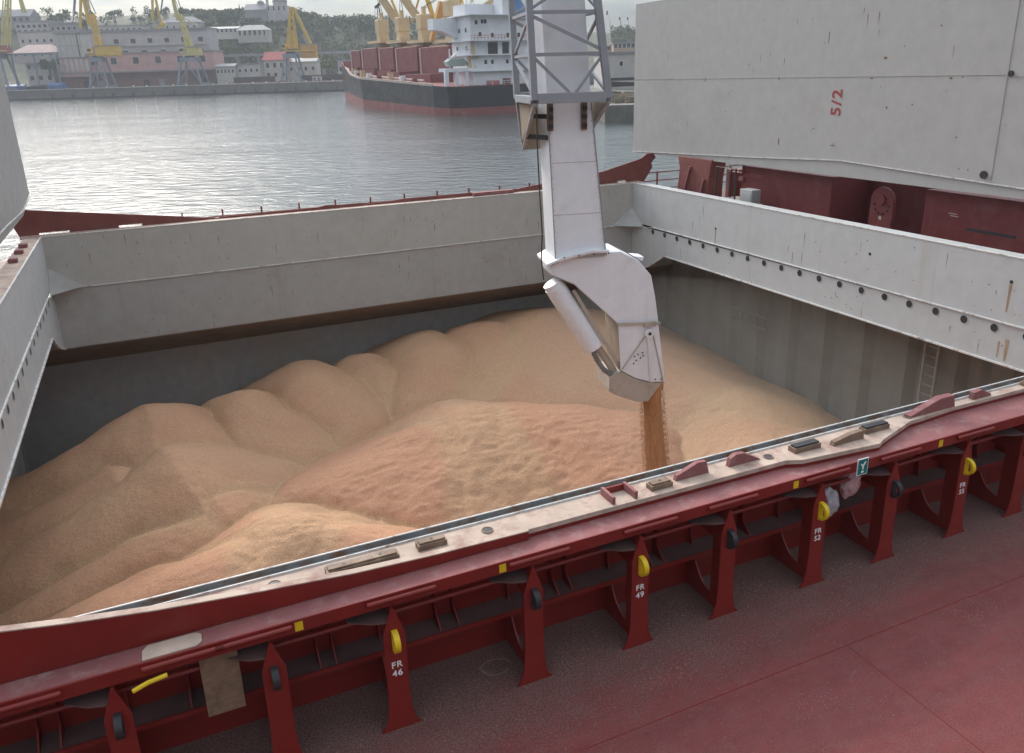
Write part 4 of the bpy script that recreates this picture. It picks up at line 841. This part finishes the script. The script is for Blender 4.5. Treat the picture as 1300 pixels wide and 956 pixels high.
building('terrace_block', 'wide grey terrace block under the skyline at far left', 'building', 18, 70, 27, 46, 560, LAV, rows=((.6,2,7,2.2),(.25,2,6,2.2)))
building('terrace_block', 'lower grey flat roofed block beside the wide terrace block', 'building', 62, 100, 29, 46, 552, SLATE, rows=((.5,2,5,2),))
building('hill_mansion', 'greenish grey domed hall on the hill at the far left edge', 'hall', -12, 40, 12, 32, 620, SLATE, 'gable', SLATE, 5, rows=((.4,3,6,3),))
building('tile_house', 'small dark house with a pagoda roof on the skyline behind the first crane', 'house', 64, 86, 24, 34, 600, PALE, 'hip', SLATE, 3, rows=((.4,1.6,3,1.4),))
building('long_grey_block', 'long low grey block on the slope behind the first crane', 'building', 118, 182, 33, 45, 548, PALE, rows=((.45,2,9,1.8),))
building('dark_roof_house', 'small pale house with a dark roof above the second crane', 'house', 206, 252, 21, 40, 606, PALE, 'hip', SLATE, 4, rows=((.35,2,5,1.6),))
t,w,h = building('white_terrace', 'long white building along the slope left of the white pavilion', 'building', 256, 302, 34, 43, 560, PALE, 'gable', PALE, 1.5, rows=((.35,2.2,8,1.4),))
t,w,h = building('white_pavilion', 'pale pavilion with a low hipped roof and columns on the slope', 'pavilion', 300, 340, 32, 47, 556, PALE, 'hip', PALE, 3.2, rows=((.3,3,6,1.6),), dep=10)
for k in range(7): put('column', B().tube([(-w/2+.8+k*(w-1.6)/6,-.8,-1),(-w/2+.8+k*(w-1.6)/6,-.8,h)], .35, 8), WALLW, t)
building('low_white_shed', 'low white shed with small dark windows right of the pink warehouse', 'shed', 273, 300, 81, 105, 480, WALLW, 'gable', SLATE, 1.5, rows=((.6,1.8,5,1.2),), dep=9)
building('low_white_shed', 'pale low shed left of the red roofed house', 'shed', 300, 332, 81, 106, 484, WALLW, rows=((.62,1.7,4,1.3),), dep=9)
t,w,h = building('red_roof_house', 'white house with a bright red roof beside the small yellow crane', 'house', 333, 365, 66, 106, 488, WALLW, 'gable', TILE, 4.5, rows=((.68,2.6,3,1.8),(.3,2.2,3,1.8)), dep=12)
building('white_annex', 'whitewashed annex behind the legs of the small yellow crane', 'house', 364, 404, 74, 106, 494, WALLW, 'gable', PALE, 2, rows=((.6,2,4,1.6),), dep=10)
building('grey_shed', 'grey two storey shed behind the bow of the moored ship', 'shed', 428, 456, 76, 106, 500, LAV, rows=((.55,2.6,3,2.2),), dep=12)
building('hill_block', 'pale classical building crowning the hill right of the church', 'building', 397, 432, 24, 38, 640, PALE, rows=((.55,2.2,8,1.4),(.15,2.2,8,1.4)), dep=12)
building('hill_block', 'small dark roofed block between the church and the pale hill building', 'building', 380, 399, 17, 32, 650, SLATE, 'hip', SLATE, 3, rows=((.4,2,4,1.5),))
building('wharf_shed', 'flat warehouse of pale panels seen between the boom and the hatch cover', 'warehouse', 768, 850, 66, 101, 250, PALE, rows=((.55,1.3,2,1.0),), dep=30)
building('ochre_block', 'ochre building on the slope under the three distant cranes', 'building', 779, 806, 54, 66, 420, fm('ochre plaster',(.45,.3,.18)), rows=((.5,2,5,1.6),))
building('grey_hill_block', 'pale block left of the ochre building on the slope', 'building', 770, 781, 58, 66, 430, PALE, rows=((.4,1.6,2,1.4),))
# domed church and spire
def lathe(b, pr, n=20, c=(0,0)):
    v = [(c[0]+r*math.cos(2*math.pi*k/n), c[1]+r*math.sin(2*math.pi*k/n), z) for r,z in pr for k in range(n)]
    return b.add(v, [[i*n+k,i*n+(k+1)%n,(i+1)*n+(k+1)%n,(i+1)*n+k] for i in range(len(pr)-1) for k in range(n)] + [[(len(pr)-1)*n+k for k in range(n)]])
l,_,h = at(347, 25, 640); ch = thing('domed_church', 'domed church with a large round dome on the hilltop', 'church', mtx=place(l,625,h+3.5))
put('nave', B().box(-16,0,0,16,-6,2.6), SLATE, ch); put('hall', B().box(1,14,-2,16,-6,5.0), LAV, ch)
dm = lambda r, z: [(r*math.cos(a), z+r*.9*math.sin(a)) for a in [math.pi/2*k/8 for k in range(8)]] + [(.1, z+r*.92),(.1,z+r*1.3)]
put('nave_roof', B().prism([(-.5,2.6),(8,7),(16.5,2.6)], lambda u,v,w_: (w_,u,v), -16.5, -.9), SLATE, ch)
put('dome_drum', lathe(B(), [(5,5),(5,7.5)], 20, (8,8)), LAV, ch); put('dome', lathe(B(), dm(5.3,7.5), 20, (8,8)), SLATE, ch, smooth='auto')
put('side_drum', lathe(B(), [(2.4,4),(2.4,7)], 16, (-6,8)), PALE, ch); put('side_dome', lathe(B(), dm(2.7,7), 16, (-6,8)), SLATE, ch, smooth='auto')
put('side_tower', lathe(B(), [(1,2),(1,10),(1.3,10.4),(.1,12.5)], 10, (1,0)), PALE, ch); put('side_tower', lathe(B(), [(1,2),(1,11),(1.3,11.4),(.1,13.5)], 10, (3,14)), PALE, ch)
windows(ch, 16, 1.5, 3, 4, 1.2, -2, 0, 15)
l,_,h = at(306, 26, 650); spx = thing('church_spire', 'slim dark church spire standing alone on the skyline', 'spire', mtx=place(l,650,h))
put('tower', B().box(-1.2,1.2,-1.2,1.2,-6,4), SLATE, spx); put('spire', lathe(B(), [(1.5,4),(.7,7),(.12,11.5)], 8), DARK, spx)
l,_,h = at(562, 30, 640)
for px, y0, y1 in ((467,22,36),(200,15,30)):
    l,_,h = at(px, y1, 640); hh = (y1-y0)*640/F; o = thing('chimney_mast', 'thin dark mast on the skyline, left of the moored ship cranes' if px > 300 else 'thin dark mast on the skyline between the two left cranes', 'mast', mtx=place(l,640,h))
    put('shaft', B().tube([(0,0,-6),(0,0,hh)], [.7,.4], 8), DARK, o); put('head', B().box(-.8,.8,-.8,.8,hh-1.5,hh-.3), DARK, o)
# conveyor bridge, viaduct
l0,_,h0 = at(-20,73,476); l1,_,h1 = at(70,67,476)
cv = thing('conveyor_bridge', 'grey green conveyor bridge running in from the far left', 'conveyor bridge', mtx=SEA)
put('gallery', B().box(l0,l1,470,474,h0+.5,h1), CB, cv)
for k in range(4): put('bridge_leg', B().beam((l0+6+12*k,471,4),(l0+6+12*k,471,h0+.5),.7,.7), CB, cv)
l0,_,h0 = at(268,70,530); l1,_,h1 = at(470,66,530)
vd = thing('viaduct', 'long low viaduct crossing behind the quay houses', 'viaduct', mtx=SEA)
put('deck', B().box(l0,l1,526,532,(h0+h1)/2-1,(h0+h1)/2+.6), SLATE, vd)
for k in range(8): put('pier', B().box(l0+3+13*k,l0+4.6+13*k,527,531,3,(h0+h1)/2-1), SLATE, vd)
# tarpaulin stack, wagons, rubble
l,_,h = at(42, 105, 470); ts = thing('tarpaulin_stack', 'long stack under blue tarpaulins on the far left quay', 'covered stack', mtx=place(l,470,QH))
for k,(x0,x1,hh) in enumerate(((-16,-5,3.2),(-4.5,7,2.8),(7.5,16,3.4))):
    put('tarpaulin', B().prism([(0,0),(-.6,hh*.7),(1.5,hh),(4.5,hh*.95),(6,hh*.6),(6,0)], YZ, x0, x1), TARP if k != 1 else DARK, ts, .2)
me_w = B().box(-5.5,5.5,-1.4,1.4,1,3.6).mesh('body', fm('dark wagon paint',(.05,.04,.04))); me_u = B().box(-5.8,5.8,-1.1,1.1,.55,1.0).mesh('underframe', DARK)
me_wh = B().tube([(0,-1.2,.45),(0,1.2,.45)], .45, 10).mesh('wheel', DARK)
for k, (px, d) in enumerate(((395,474),(421,474),(447,474),(310,472),(336,472))):
    l,_,_ = at(px,100,d); o = thing('rail_wagon', ('left one of the three dark rail wagons beside the moored ship bow','middle one of the three dark rail wagons beside the moored ship bow','right one of the three dark rail wagons, nearest the moored ship bow','left one of the two dark rail wagons left of the small crane','right one of the two dark rail wagons, nearest the small crane')[k], 'wagon', mtx=place(l,d,QH), group='dark rail wagons on the quay')
    child('body', me_w, o); child('underframe', me_u, o)
    for x in (-4,-2.6,2.6,4): child('wheel', me_wh, o, (x,0,0))
l,_,_ = at(402,100,466); t = thing('quay_kiosk', 'small white kiosk on the quay beside the rail wagons', 'kiosk', mtx=place(l,466,QH)); put('wall', B().box(-2.4,2.4,0,3,0,2.8), WALLW, t); put('roof', B().box(-2.7,2.7,-.3,3.3,2.8,3.1), SLATE, t); windows(t,4.8,1,1.1,2,1.0)
R = random.Random(3); b = B()
for _ in range(700):
    px = R.uniform(285,440); l,_,_ = at(px,104,462); s_ = R.uniform(.3,1.2); x = l; y = R.uniform(459,466); z = QH-.2
    b.add([(x-s_,y-s_,z),(x+s_,y-s_*.7,z),(x+s_*.6,y+s_,z),(x-s_*.5,y+s_*.6,z),(x+R.uniform(-.3,.3),y,z+s_*R.uniform(.5,1.3))], [[0,1,4],[1,2,4],[2,3,4],[3,0,4]])
o = far_put('scrap_heaps', b, BRICK, 'stuff'); tag(o, 'low heaps of rusty scrap along the far quay edge', 'scrap')
# portal cranes
def crane(label, px, ybase, ytop, d, col, leg, mast, jib, house, rz=0, hcol=None, base_w=9, tail=True, extra=()):
    """mast, jib: pixel ends (x,y) of the tower and jib at distance d; house: pixel box of the machine house"""
    l,_,_ = at(px, ybase, d); _,_,ph = at(px, ytop, d); ph -= QH
    o = thing('portal_crane', label, 'crane', mtx=place(l,d,QH)); inv = o.matrix_world.inverted() @ SEA
    W_ = lambda x,y,dd=0: inv @ Vector(at(x,y,d+dd))
    w = base_w
    for sx in (-1,1):
        for sy in (-1,1): put('leg', B().beam((sx*w*.5,sy*w*.5,0),(sx*w*.28,sy*w*.28,ph*.92),.9,.9), leg, o)
        put('sill_beam', B().beam((sx*w*.5,-w*.55,.7),(sx*w*.5,w*.55,.7),1,1.2), leg, o)
        put('leg_brace', B().beam((sx*w*.47,-w*.47,1.5),(-sx*w*.1,-w*.3,ph*.8),.4,.4), leg, o)
    put('portal_head', B().box(-w*.33,w*.33,-w*.33,w*.33,ph*.86,ph), leg, o); put('turntable', lathe(B(), [(2.6,ph),(2.6,ph+1)], 16), DARK, o)
    x0,y0,x1,y1 = house; a = W_(x0,y1); c = W_(x1,y0)
    hs_ = put('machine_house', B().box(a.x,c.x,-2.5,3,a.z,c.z), hcol or col, o); put('house_roof', B().box(a.x-.3,c.x+.3,-2.8,3.3,c.z,c.z+.3), SLATE, hs_)
    put('house_deck', B().box(min(a.x,-3),max(c.x,3),-3,3,ph+1,max(ph+1.6,min(a.z,ph+2.2))), col, o)
    cab_ = put('cab', B().box(-3.6,-1.6,-3.4,-1.2,ph+2.2,ph+5), col, o); put('cab_glass', B().box(-3.5,-1.7,-3.45,-3.4,ph+3.2,ph+4.6), GLASS, cab_)
    p0, p1 = W_(*mast[0]), W_(*mast[1])
    for dy in (-1.6,1.6):                          # lattice tower: two flat frames
        q0, q1 = p0+Vector((0,dy,0)), p1+Vector((0,dy*.5,0)); b = B().beam(q0+Vector((-1.5,0,0)),q1+Vector((-.7,0,0)),.55,.55).beam(q0+Vector((1.7,0,0)),q1+Vector((.7,0,0)),.55,.55)
        n = 6
        for k in range(n):
            u0, u1 = k/n, (k+1)/n; A = q0.lerp(q1,u0); Bq = q0.lerp(q1,u1); e = (-1) ** k
            b.beam(A+Vector((e*(1.6-.8*u0),0,0)), Bq+Vector((-e*(1.6-.8*u1),0,0)), .28, .28)
        put('tower_frame', b, col, o)
    put('tower_plate', B().prism([(p0.x-1.5,p0.z),(p0.x+1.7,p0.z),(p0.lerp(p1,.45).x+1.2,p0.lerp(p1,.45).z),(p0.lerp(p1,.45).x-1.1,p0.lerp(p1,.45).z)], XZ, -.3, .3), col, o)
    j0, j1 = W_(*jib[0]), W_(*jib[1])
    for dy in (-.9,.9): put('jib_chord', B().beam(j0+Vector((0,dy*1.6,0)),j1+Vector((0,dy*.4,0)),.75,.95), col, o)
    put('tie_rod', B().tube([p1, j0.lerp(j1,.75)], .14, 5), DARK, o)
    for e0, e1, ww, mt in extra: put('strut', B().beam(W_(*e0), W_(*e1), ww, ww), mt, o)
    return o
crane('tall yellow portal crane on blue grey legs before the pale tower block', 131, 108, 73, 466, CY, CB, ((128,70),(117,18)), ((114,32),(98,-40)), (125,58,150,72), hcol=CY, base_w=10,
      extra=(((102,36),(103,-30),1.1,CY),((94,15),(97,-30),.9,CB),((92,30),(95,15),.3,DARK),((122,18),(110,-8),.35,DARK),((113,12),(106,-20),1.3,CP)))
crane('pale yellow portal crane with thin splayed legs, second from the left', 246, 106, 73, 468, CP, CB, ((243,70),(229,18)), ((226,26),(210,-42)), (240,60,254,71), base_w=13,
      extra=(((194,26),(193,-20),1.0,CY),((206,36),(196,-8),1.0,CY),((232,18),(222,-12),.35,DARK),((230,20),(250,32),.5,CP),((204,16),(209,-20),.6,CB),((210,30),(200,36),1.2,CY)))
crane('small complete yellow crane with a pointed tower beside the red roofed house', 373, 104, 68, 470, CY, CB, ((371,62),(370,9)), ((372,9),(395,56)), (384,56,401,74), hcol=CO, base_w=11,
      extra=(((364,60),(368,10),.8,CY),((378,62),(371,10),.8,CY),((390,50),(375,20),.5,CY),((366,40),(366,62),.9,CO)))
crane('pale crane cut off by the frame at the far left edge', 4, 106, 68, 468, CP, CB, ((7,66),(11,-10)), ((31,16),(22,-14)), (-12,58,11,68), hcol=TILE, base_w=12, extra=(((2,40),(4,0),.5,CP),))
def thin_crane(label, px, y0, y1, d, dx, mt):
    l,_,h0 = at(px,y0,d); l1,_,h1 = at(px+dx,y1,d); o = thing('tower_crane', label, 'crane', mtx=place(l,d,h0)); hh = h1-h0; s_ = l1-l
    put('mast', B().tube([(0,0,-8),(s_*.55,0,hh*.6)], [1.2,.6], 6), mt, o); put('jib', B().beam((s_*.3,0,hh*.4),(s_,0,hh),.5,.5), mt, o); put('head', B().box(s_-.8,s_+.5,-.5,.5,hh*.86,hh), DARK, o)
thin_crane('distant harbour crane leaning left, nearest to the boom', 778, 48, 14, 700, -7, SHIPW); thin_crane('distant harbour crane, middle of the three on the right skyline', 790, 46, 22, 700, -3, SLATE); thin_crane('distant white harbour crane beside the hatch cover', 799, 46, 22, 700, -2, SHIPW)
l,_,h = at(483,70,430); o = thing('lattice_mast_crane', 'dark lattice mast crane on a white column left of the buff cranes', 'crane', mtx=place(l,430,h)); inv = o.matrix_world.inverted() @ SEA; W_ = lambda x,y: inv @ Vector(at(x,y,430))
put('column', B().tube([W_(486,84),W_(485,42)], [1.3,.9], 10), SHIPW, o); put('platform', B().box(W_(481,47).x,W_(488,47).x,-1.5,1.5,W_(485,47).z,W_(485,46).z), SHIPW, o)
b = B()
for dx in (-1.0,1.0): b.beam(W_(483,48)+Vector((dx,0,0)), W_(480,8)+Vector((dx*.4,0,0)), .3, .3)
for k in range(9): b.beam(W_(483,48).lerp(W_(480,8),k/9)+Vector((((-1)**k)*1.0,0,0)), W_(483,48).lerp(W_(480,8),(k+1)/9)+Vector((-((-1)**k)*.8,0,0)), .2, .2)
put('lattice_mast', b, DARK, o); put('mast_head', B().beam(W_(476,10),W_(482,5),1.2,1.2), DARK, o); put('stay_cable', B().tube([W_(481,8),W_(488,34)], .12, 5), DARK, o); put('hook_cable', B().tube([W_(476,11),W_(476,40)], .1, 4), DARK, o)
# right hand quay
l0,_,_ = at(768,150,158); far_put('side_quay', B().box(l0,l0+120,158,164,-3,3.2).box(l0,l0+120,164,300,-3,3.1), STONE)
R = random.Random(8); b = B()
for _ in range(120):
    x = l0+R.uniform(0,9); y = R.uniform(166,190); s_ = R.uniform(.3,1.1); z = 3.1; b.box(x-s_,x+s_,y-s_*.5,y+s_*.5,z,z+s_*R.uniform(.5,1.6))
tag(far_put('quay_scrap', b, fm('mixed rusty stock',(.16,.13,.09),dirt=(.3,.25,.15),dirt_amt=.5,dirt_scale=.5), 'stuff'), 'cluttered stock piled on the right hand quay', 'stock')
cvr = thing('conveyor', 'dark sloping conveyors before the pale panel warehouse at right', 'conveyor', mtx=SEA)
for y0, y1 in ((101,99),(105,107),(109,106)): put('conveyor_band', B().beam(at(768,y0,210),at(830,y1,210),1.2,.7), DARK, cvr)
# ---------------------------------------------------------------- the moored bulk carrier
fx, fy = -.482, .876
bk = thing('bulk_carrier', 'black hulled bulk carrier moored with its white deckhouse towards us', 'ship', mtx=SEA @ Matrix(((fy,fx,0,.5),(-fx,fy,0,203),(0,0,1,0),(0,0,0,1))))
DH = lambda y: 6.4+.031*y
st = [(0,12.5,13.5),(2,14.5,15),(8,15.8,16),(20,16,16),(60,15.5,16),(75,11.8,12.5),(90,8,8.8),(105,4.2,5.2),(117,1.4,2.1),(123,.2,.6)]
def loft(z0f, z1f, b, n=1):
    v = []; f = []
    for y, wl, dk_ in st:
        hd = DH(y)+(1.7 if y > 99 else 0)
        for s in (-1,1):
            for zf in (z0f, z1f):
                z = zf(y, hd); k = max(0,min(1,z/hd)); hb = wl+(dk_-wl)*k; yy = y+(1.0*k if y > 118 else 0)
                v.append((s*hb, yy, z))
    m_ = len(st)
    for i in range(m_-1):
        for s in (0,2): f.append([i*4+s,i*4+s+1,i*4+4+s+1,i*4+4+s])
        f.append([i*4+1,i*4+3,i*4+7,i*4+5])
    f.append([0,1,3,2]); f.append([(m_-1)*4+k for k in (0,1,3,2)])
    return b.add(v,f)
BT = lambda y,hd: 1.6+.015*y
put('boot_topping', loft(lambda y,hd: -2, BT, B()), BOOT, bk); put('hull', loft(BT, lambda y,hd: hd, B()), HULLB, bk)
b = B()
for i in range(2,len(st)-1):
    (ya,_,wa_),(yb,_,wb_) = st[i],st[i+1]; ha = DH(ya)+(1.7 if ya>99 else 0); hb_ = DH(yb)+(1.7 if yb>99 else 0)
    for s in (-1,1): b.beam((s*wa_,ya,ha+.25),(s*wb_,yb,hb_+.25),.3,.6)
put('gunwale', b, fm('pale rusty gunwale',(.45,.38,.33),dirt=(.3,.15,.12),dirt_amt=.4,dirt_scale=.5), bk)
put('deck', loft(lambda y,hd: hd+.02, lambda y,hd: hd+.06, B()), HATR, bk)
b = B()
for s in (-1,1): b.prism([(106,DH(106)+1.7),(123.8,DH(123)+1.7),(124.4,DH(123)+3.4),(107,DH(106)+2.8)], lambda u,v,w_: (s*(5.2*max(0,1-(u-105)/19)+.3+w_),u,v), -.12, .12)
put('bow_bulwark', b, HATR, bk)
put('forecastle', B().box(-3,3,106,112,DH(107)+1.5,DH(107)+4), HATR, bk)
# open hatch stacks
for y0, y1, hh in ((22,42,9.0),(43.2,60,8.8),(61.2,74,8.6),(75.2,90,8.4),(91.2,101,7.6)):
    z = DH(y0); hs_ = put('hatch_stack', B().box(-4.6,11 if y0 < 70 else 5,y0,y1,z+2.2,z+hh), HATR, bk, .15); put('hatch_coaming', B().box(-10 if y0 < 60 else -5.5,11.5 if y0 < 60 else 5.5,y0+.8,y1-.8,z,z+2.2), HATR, hs_)
    put('hatch_ladder', B().box(-4.72,-4.6,y1-1.6,y1-.8,z+2.2,z+hh), ROSY, hs_)
for k in range(9):
    y = 22+8.5*k; hb_ = np.interp(y,[q[0] for q in st],[q[2] for q in st]); put('deck_fitting', B().box(-hb_+1,-hb_+2.3,y,y+1.2,DH(y),DH(y)+1.2+.5*(k%3)), (HATR,SHIPW,BEIGE)[k%3], bk)
put('deck_pipe', B().tube([(-13.8,18,DH(18)+.8),(-13.8,60,DH(60)+.8)], .3, 6), ROSY, bk)
# deckhouse
hz = DH(5); dh = put('deckhouse', B().box(-8,8,2,13,hz,hz+3.2).box(-8,8,2.3,13,hz+3.2,hz+6.8).box(-7.98,7.98,3.2,13,hz+6.8,hz+10).box(-7.96,7.96,2.6,13,hz+10,hz+15.5), SHIPW, bk)
for z in (3.1,6.7,9.9,15.5): put('deck_edge', B().box(-8.9,8.9,.9,13.2,hz+z,hz+z+.22), SHIPW, dh)
wn_ = B().box(-.35,.35,-.03,.0,-.45,.45).mesh('window', GLASS)
for x,z,y in ((-4.4,5.2,2.3),(-2.6,5.2,2.3),(1.5,5.2,2.3),(4,5.2,2.3),(-5.5,11.4,2.6),(-2.2,11.2,2.6),(2,11.2,2.6),(5,11.2,2.6),(-6.4,14.0,2.6),(-4.8,14.2,2.6),(-4.0,14.2,2.6),(3,14,2.6)): child('window', wn_, dh, (x,y-.01,hz+z))
for y,z in ((5,4.9),(9,4.9),(5,12.4),(8.5,12.4),(5,8.4),(10,8.4),(11.5,12.4)):
    o = child('window', wn_, dh, (-8.02,y,hz+z)); o.rotation_euler.z = rad(-90)
put('recess', B().box(-3.2,2.5,3.15,3.2,hz+7.0,hz+9.6), DARK, dh); put('recess_post', B().box(-.6,.6,3.0,3.15,hz+6.8,hz+10), SHIPW, dh)
put('bridge_wing', B().prism([(-14.3,15.2),(-8,15.2),(-8,10.8),(-10.2,11.6),(-12,12.4),(-14.3,12.7)], lambda u,v,w_: (u,w_,hz+v), 9.5, 12.8), SHIPW, dh); put('bridge_wing', B().prism([(14.3,15.2),(8,15.2),(8,10.8),(10.2,11.6),(12,12.4),(14.3,12.7)], lambda u,v,w_: (u,w_,hz+v), 9.5, 12.8), SHIPW, dh)
put('wheelhouse', B().box(-7.5,7.5,6,12.5,hz+15.7,hz+18.2), SHIPW, dh)
put('funnel', B().box(2.4,6.6,1.4,6.2,hz+15.7,hz+25), BLUE, dh, .2); put('funnel_casing', B().box(.2,2.4,1.6,6,hz+15.7,hz+24.5), SHIPW, dh, .2); put('funnel_top', B().box(2.8,6.2,1.8,5.8,hz+25,hz+26), DARK, dh)
for x, y, z in ((-6.5,7,3.5),(-3.5,9,5.5),(-1.5,11,4),(-5,10,3)): put('mast_pole', B().tube([(x,y,hz+17),(x,y,hz+17+z)], .14, 6), SHIPW, dh)
put('radar_mast', B().tube([(-4.5,9,hz+18),(-4.5,9,hz+25)], .3, 8).box(-6.3,-2.7,8.8,9.2,hz+22,hz+22.4), SHIPW, dh)
b = B()
for x in [-8.7+k*.9 for k in range(20)]: b.box(x-.04,x+.04,.95,1.03,hz+10.1,hz+11.2)
b.box(-8.8,8.8,.95,1.03,hz+11.1,hz+11.2).box(-8.8,8.8,.95,1.03,hz+10.6,hz+10.68)
put('red_railing', b, TILE, dh)
gz = DH(-1); gf_ = put('stern_gantry', B().box(-15,-6.0,2.4,6.2,gz+3.4,gz+4.2), SHIPW, bk)
for x in (-14.6,-12,-9.4,-6.6): put('gantry_leg', B().box(x-.45,x+.45,2.5,3.4,gz,gz+3.4), SHIPW, gf_)
lbt = put('life_boat', B().prism([(-13.6,gz+4.6),(-9.4,gz+4.6),(-8.8,gz+5.6),(-9.8,gz+6.4),(-13,gz+6.4),(-14.2,gz+5.6)], XZ, 3, 5.4), fm('grey green canvas',(.3,.34,.32)), bk, .2)
put('davit', B().beam((-13,4,gz+4.2),(-13,4,gz+8.5),.25,.25).beam((-13,4,gz+6.2),(-9.5,4,gz+8.7),.25,.25).beam((-9.5,4,gz+8.7),(-5.8,4,gz+8),.25,.25), SHIPW, bk)
pc = put('provision_crane', B().tube([(-7.2,3.6,gz+4.2),(-7.2,3.6,gz+7)], [1.4,.9], 10).tube([(-7.2,3.6,gz+7),(-7.2,3.6,gz+10.4)], [.8,.5], 8), BEIGE, bk); put('crane_ring', B().tube([(-7.2,3.6,gz+6.2),(-7.2,3.6,gz+6.5)], 1.7, 12), BEIGE, pc)
b = B()
for k in range(9): b.box(-13.5+3.2*k,-13.42+3.2*k,.1,.18,gz,gz+1.1)
b.box(-13.5,12.5,.1,.18,gz+1.02,gz+1.1).box(-13.5,12.5,.1,.18,gz+.55,gz+.6)
put('stern_railing', b, SHIPW, bk); put('stern_gear', B().tube([(1,2.2,gz),(1,2.2,gz+1.6)], 1.1, 12), fm('rusty winch',(.2,.1,.08)), bk); put('stern_gear', B().box(-4.5,-1.5,1,2,gz,gz+1.2), TILE, bk)
inv = bk.matrix_world.inverted() @ SEA
def S_(x, y, d): return inv @ Vector(at(x,y,d))
for k, (yy, tp, jb) in enumerate(((29,20,((588,22),(556,-40))),(47.4,17.2,((563,22),(583,-22))),(63.9,16.8,((530,22),(508,-8))),(80.8,16.6,((505,28),(478,-12))))):
    d = 203+.876*yy; z = DH(yy); cr_ = put('deck_crane', B().box(-1.6,1.6,yy-1.5,yy+1.5,z,z+tp-3), BEIGE, bk, .2)
    put('slewing_house', B().box(-1.75,1.75,yy-1.7,yy+1.9,z+tp-4,z+tp), BEIGE, cr_, .2); put('house_top', B().box(-.5,.5,yy-.5,yy+.5,z+tp,z+tp+2.0), BEIGE, cr_)
    a, c = S_(*jb[0],d), S_(*jb[1],d)
    for e in (-.7,.7): put('jib', B().beam(a+Vector((e,0,0)),c+Vector((e*.6,0,0)),.9,1.5), BEIGE, cr_)
    for e in (-.5,.5): put('jib_cable', B().tube([Vector((e,yy,z+tp+1.6)), c], .1, 4), DARK, cr_)
    put('crane_walkway', B().box(-3.2,3.2,yy-6,yy+6,z+9.6,z+10.4), BEIGE, cr_)
for a, c, d, w_, mt in (((560,2),(548,52),232,1.2,CO),((586,0),(548,30),240,.9,CO),((541,-5),(556,40),245,1.0,CY),((595,22),(626,0),236,1.2,BEIGE),((575,-4),(566,22),250,1.0,CO),((574,40),(596,34),236,.8,CO),((566,0),(552,40),252,.6,CY),((520,0),(536,34),262,.6,BEIGE),((497,0),(508,26),282,.7,CY),((533,-6),(523,30),268,.5,CO),((600,0),(586,24),238,.5,CY),((512,60),(548,58),255,1.0,BEIGE),((545,60),(590,57),240,1.0,BEIGE)):
    put('crane_strut', B().beam(S_(*a,d),S_(*c,d),w_,w_), mt, bk)
for a, c in (((621,26),(634,-6)),((624,26),(639,-6)),((628,26),(642,-8)),((638,26),(645,4)),((592,20),(585,-6)),((598,28),(590,14))): put('rigging', B().beam(S_(*a,214),S_(*c,214),.3,.3), CY, bk)
# ---------------------------------------------------------------- haze
hb = B().box(-470,470,-60,775,-1.2-3,80)
hz_o = far_put('haze', hb, None, 'stuff'); HZ = bpy.data.materials.new('haze'); HZ.use_nodes = True
t = HZ.node_tree; t.nodes.clear(); ou = t.nodes.new('ShaderNodeOutputMaterial'); pv = t.nodes.new('ShaderNodeVolumePrincipled')
pv.inputs['Color'].default_value = (.9,.94,1,1); pv.inputs['Density'].default_value = .00034; t.links.new(pv.outputs[0], ou.inputs['Volume'])
hz_o.data.materials.append(HZ)
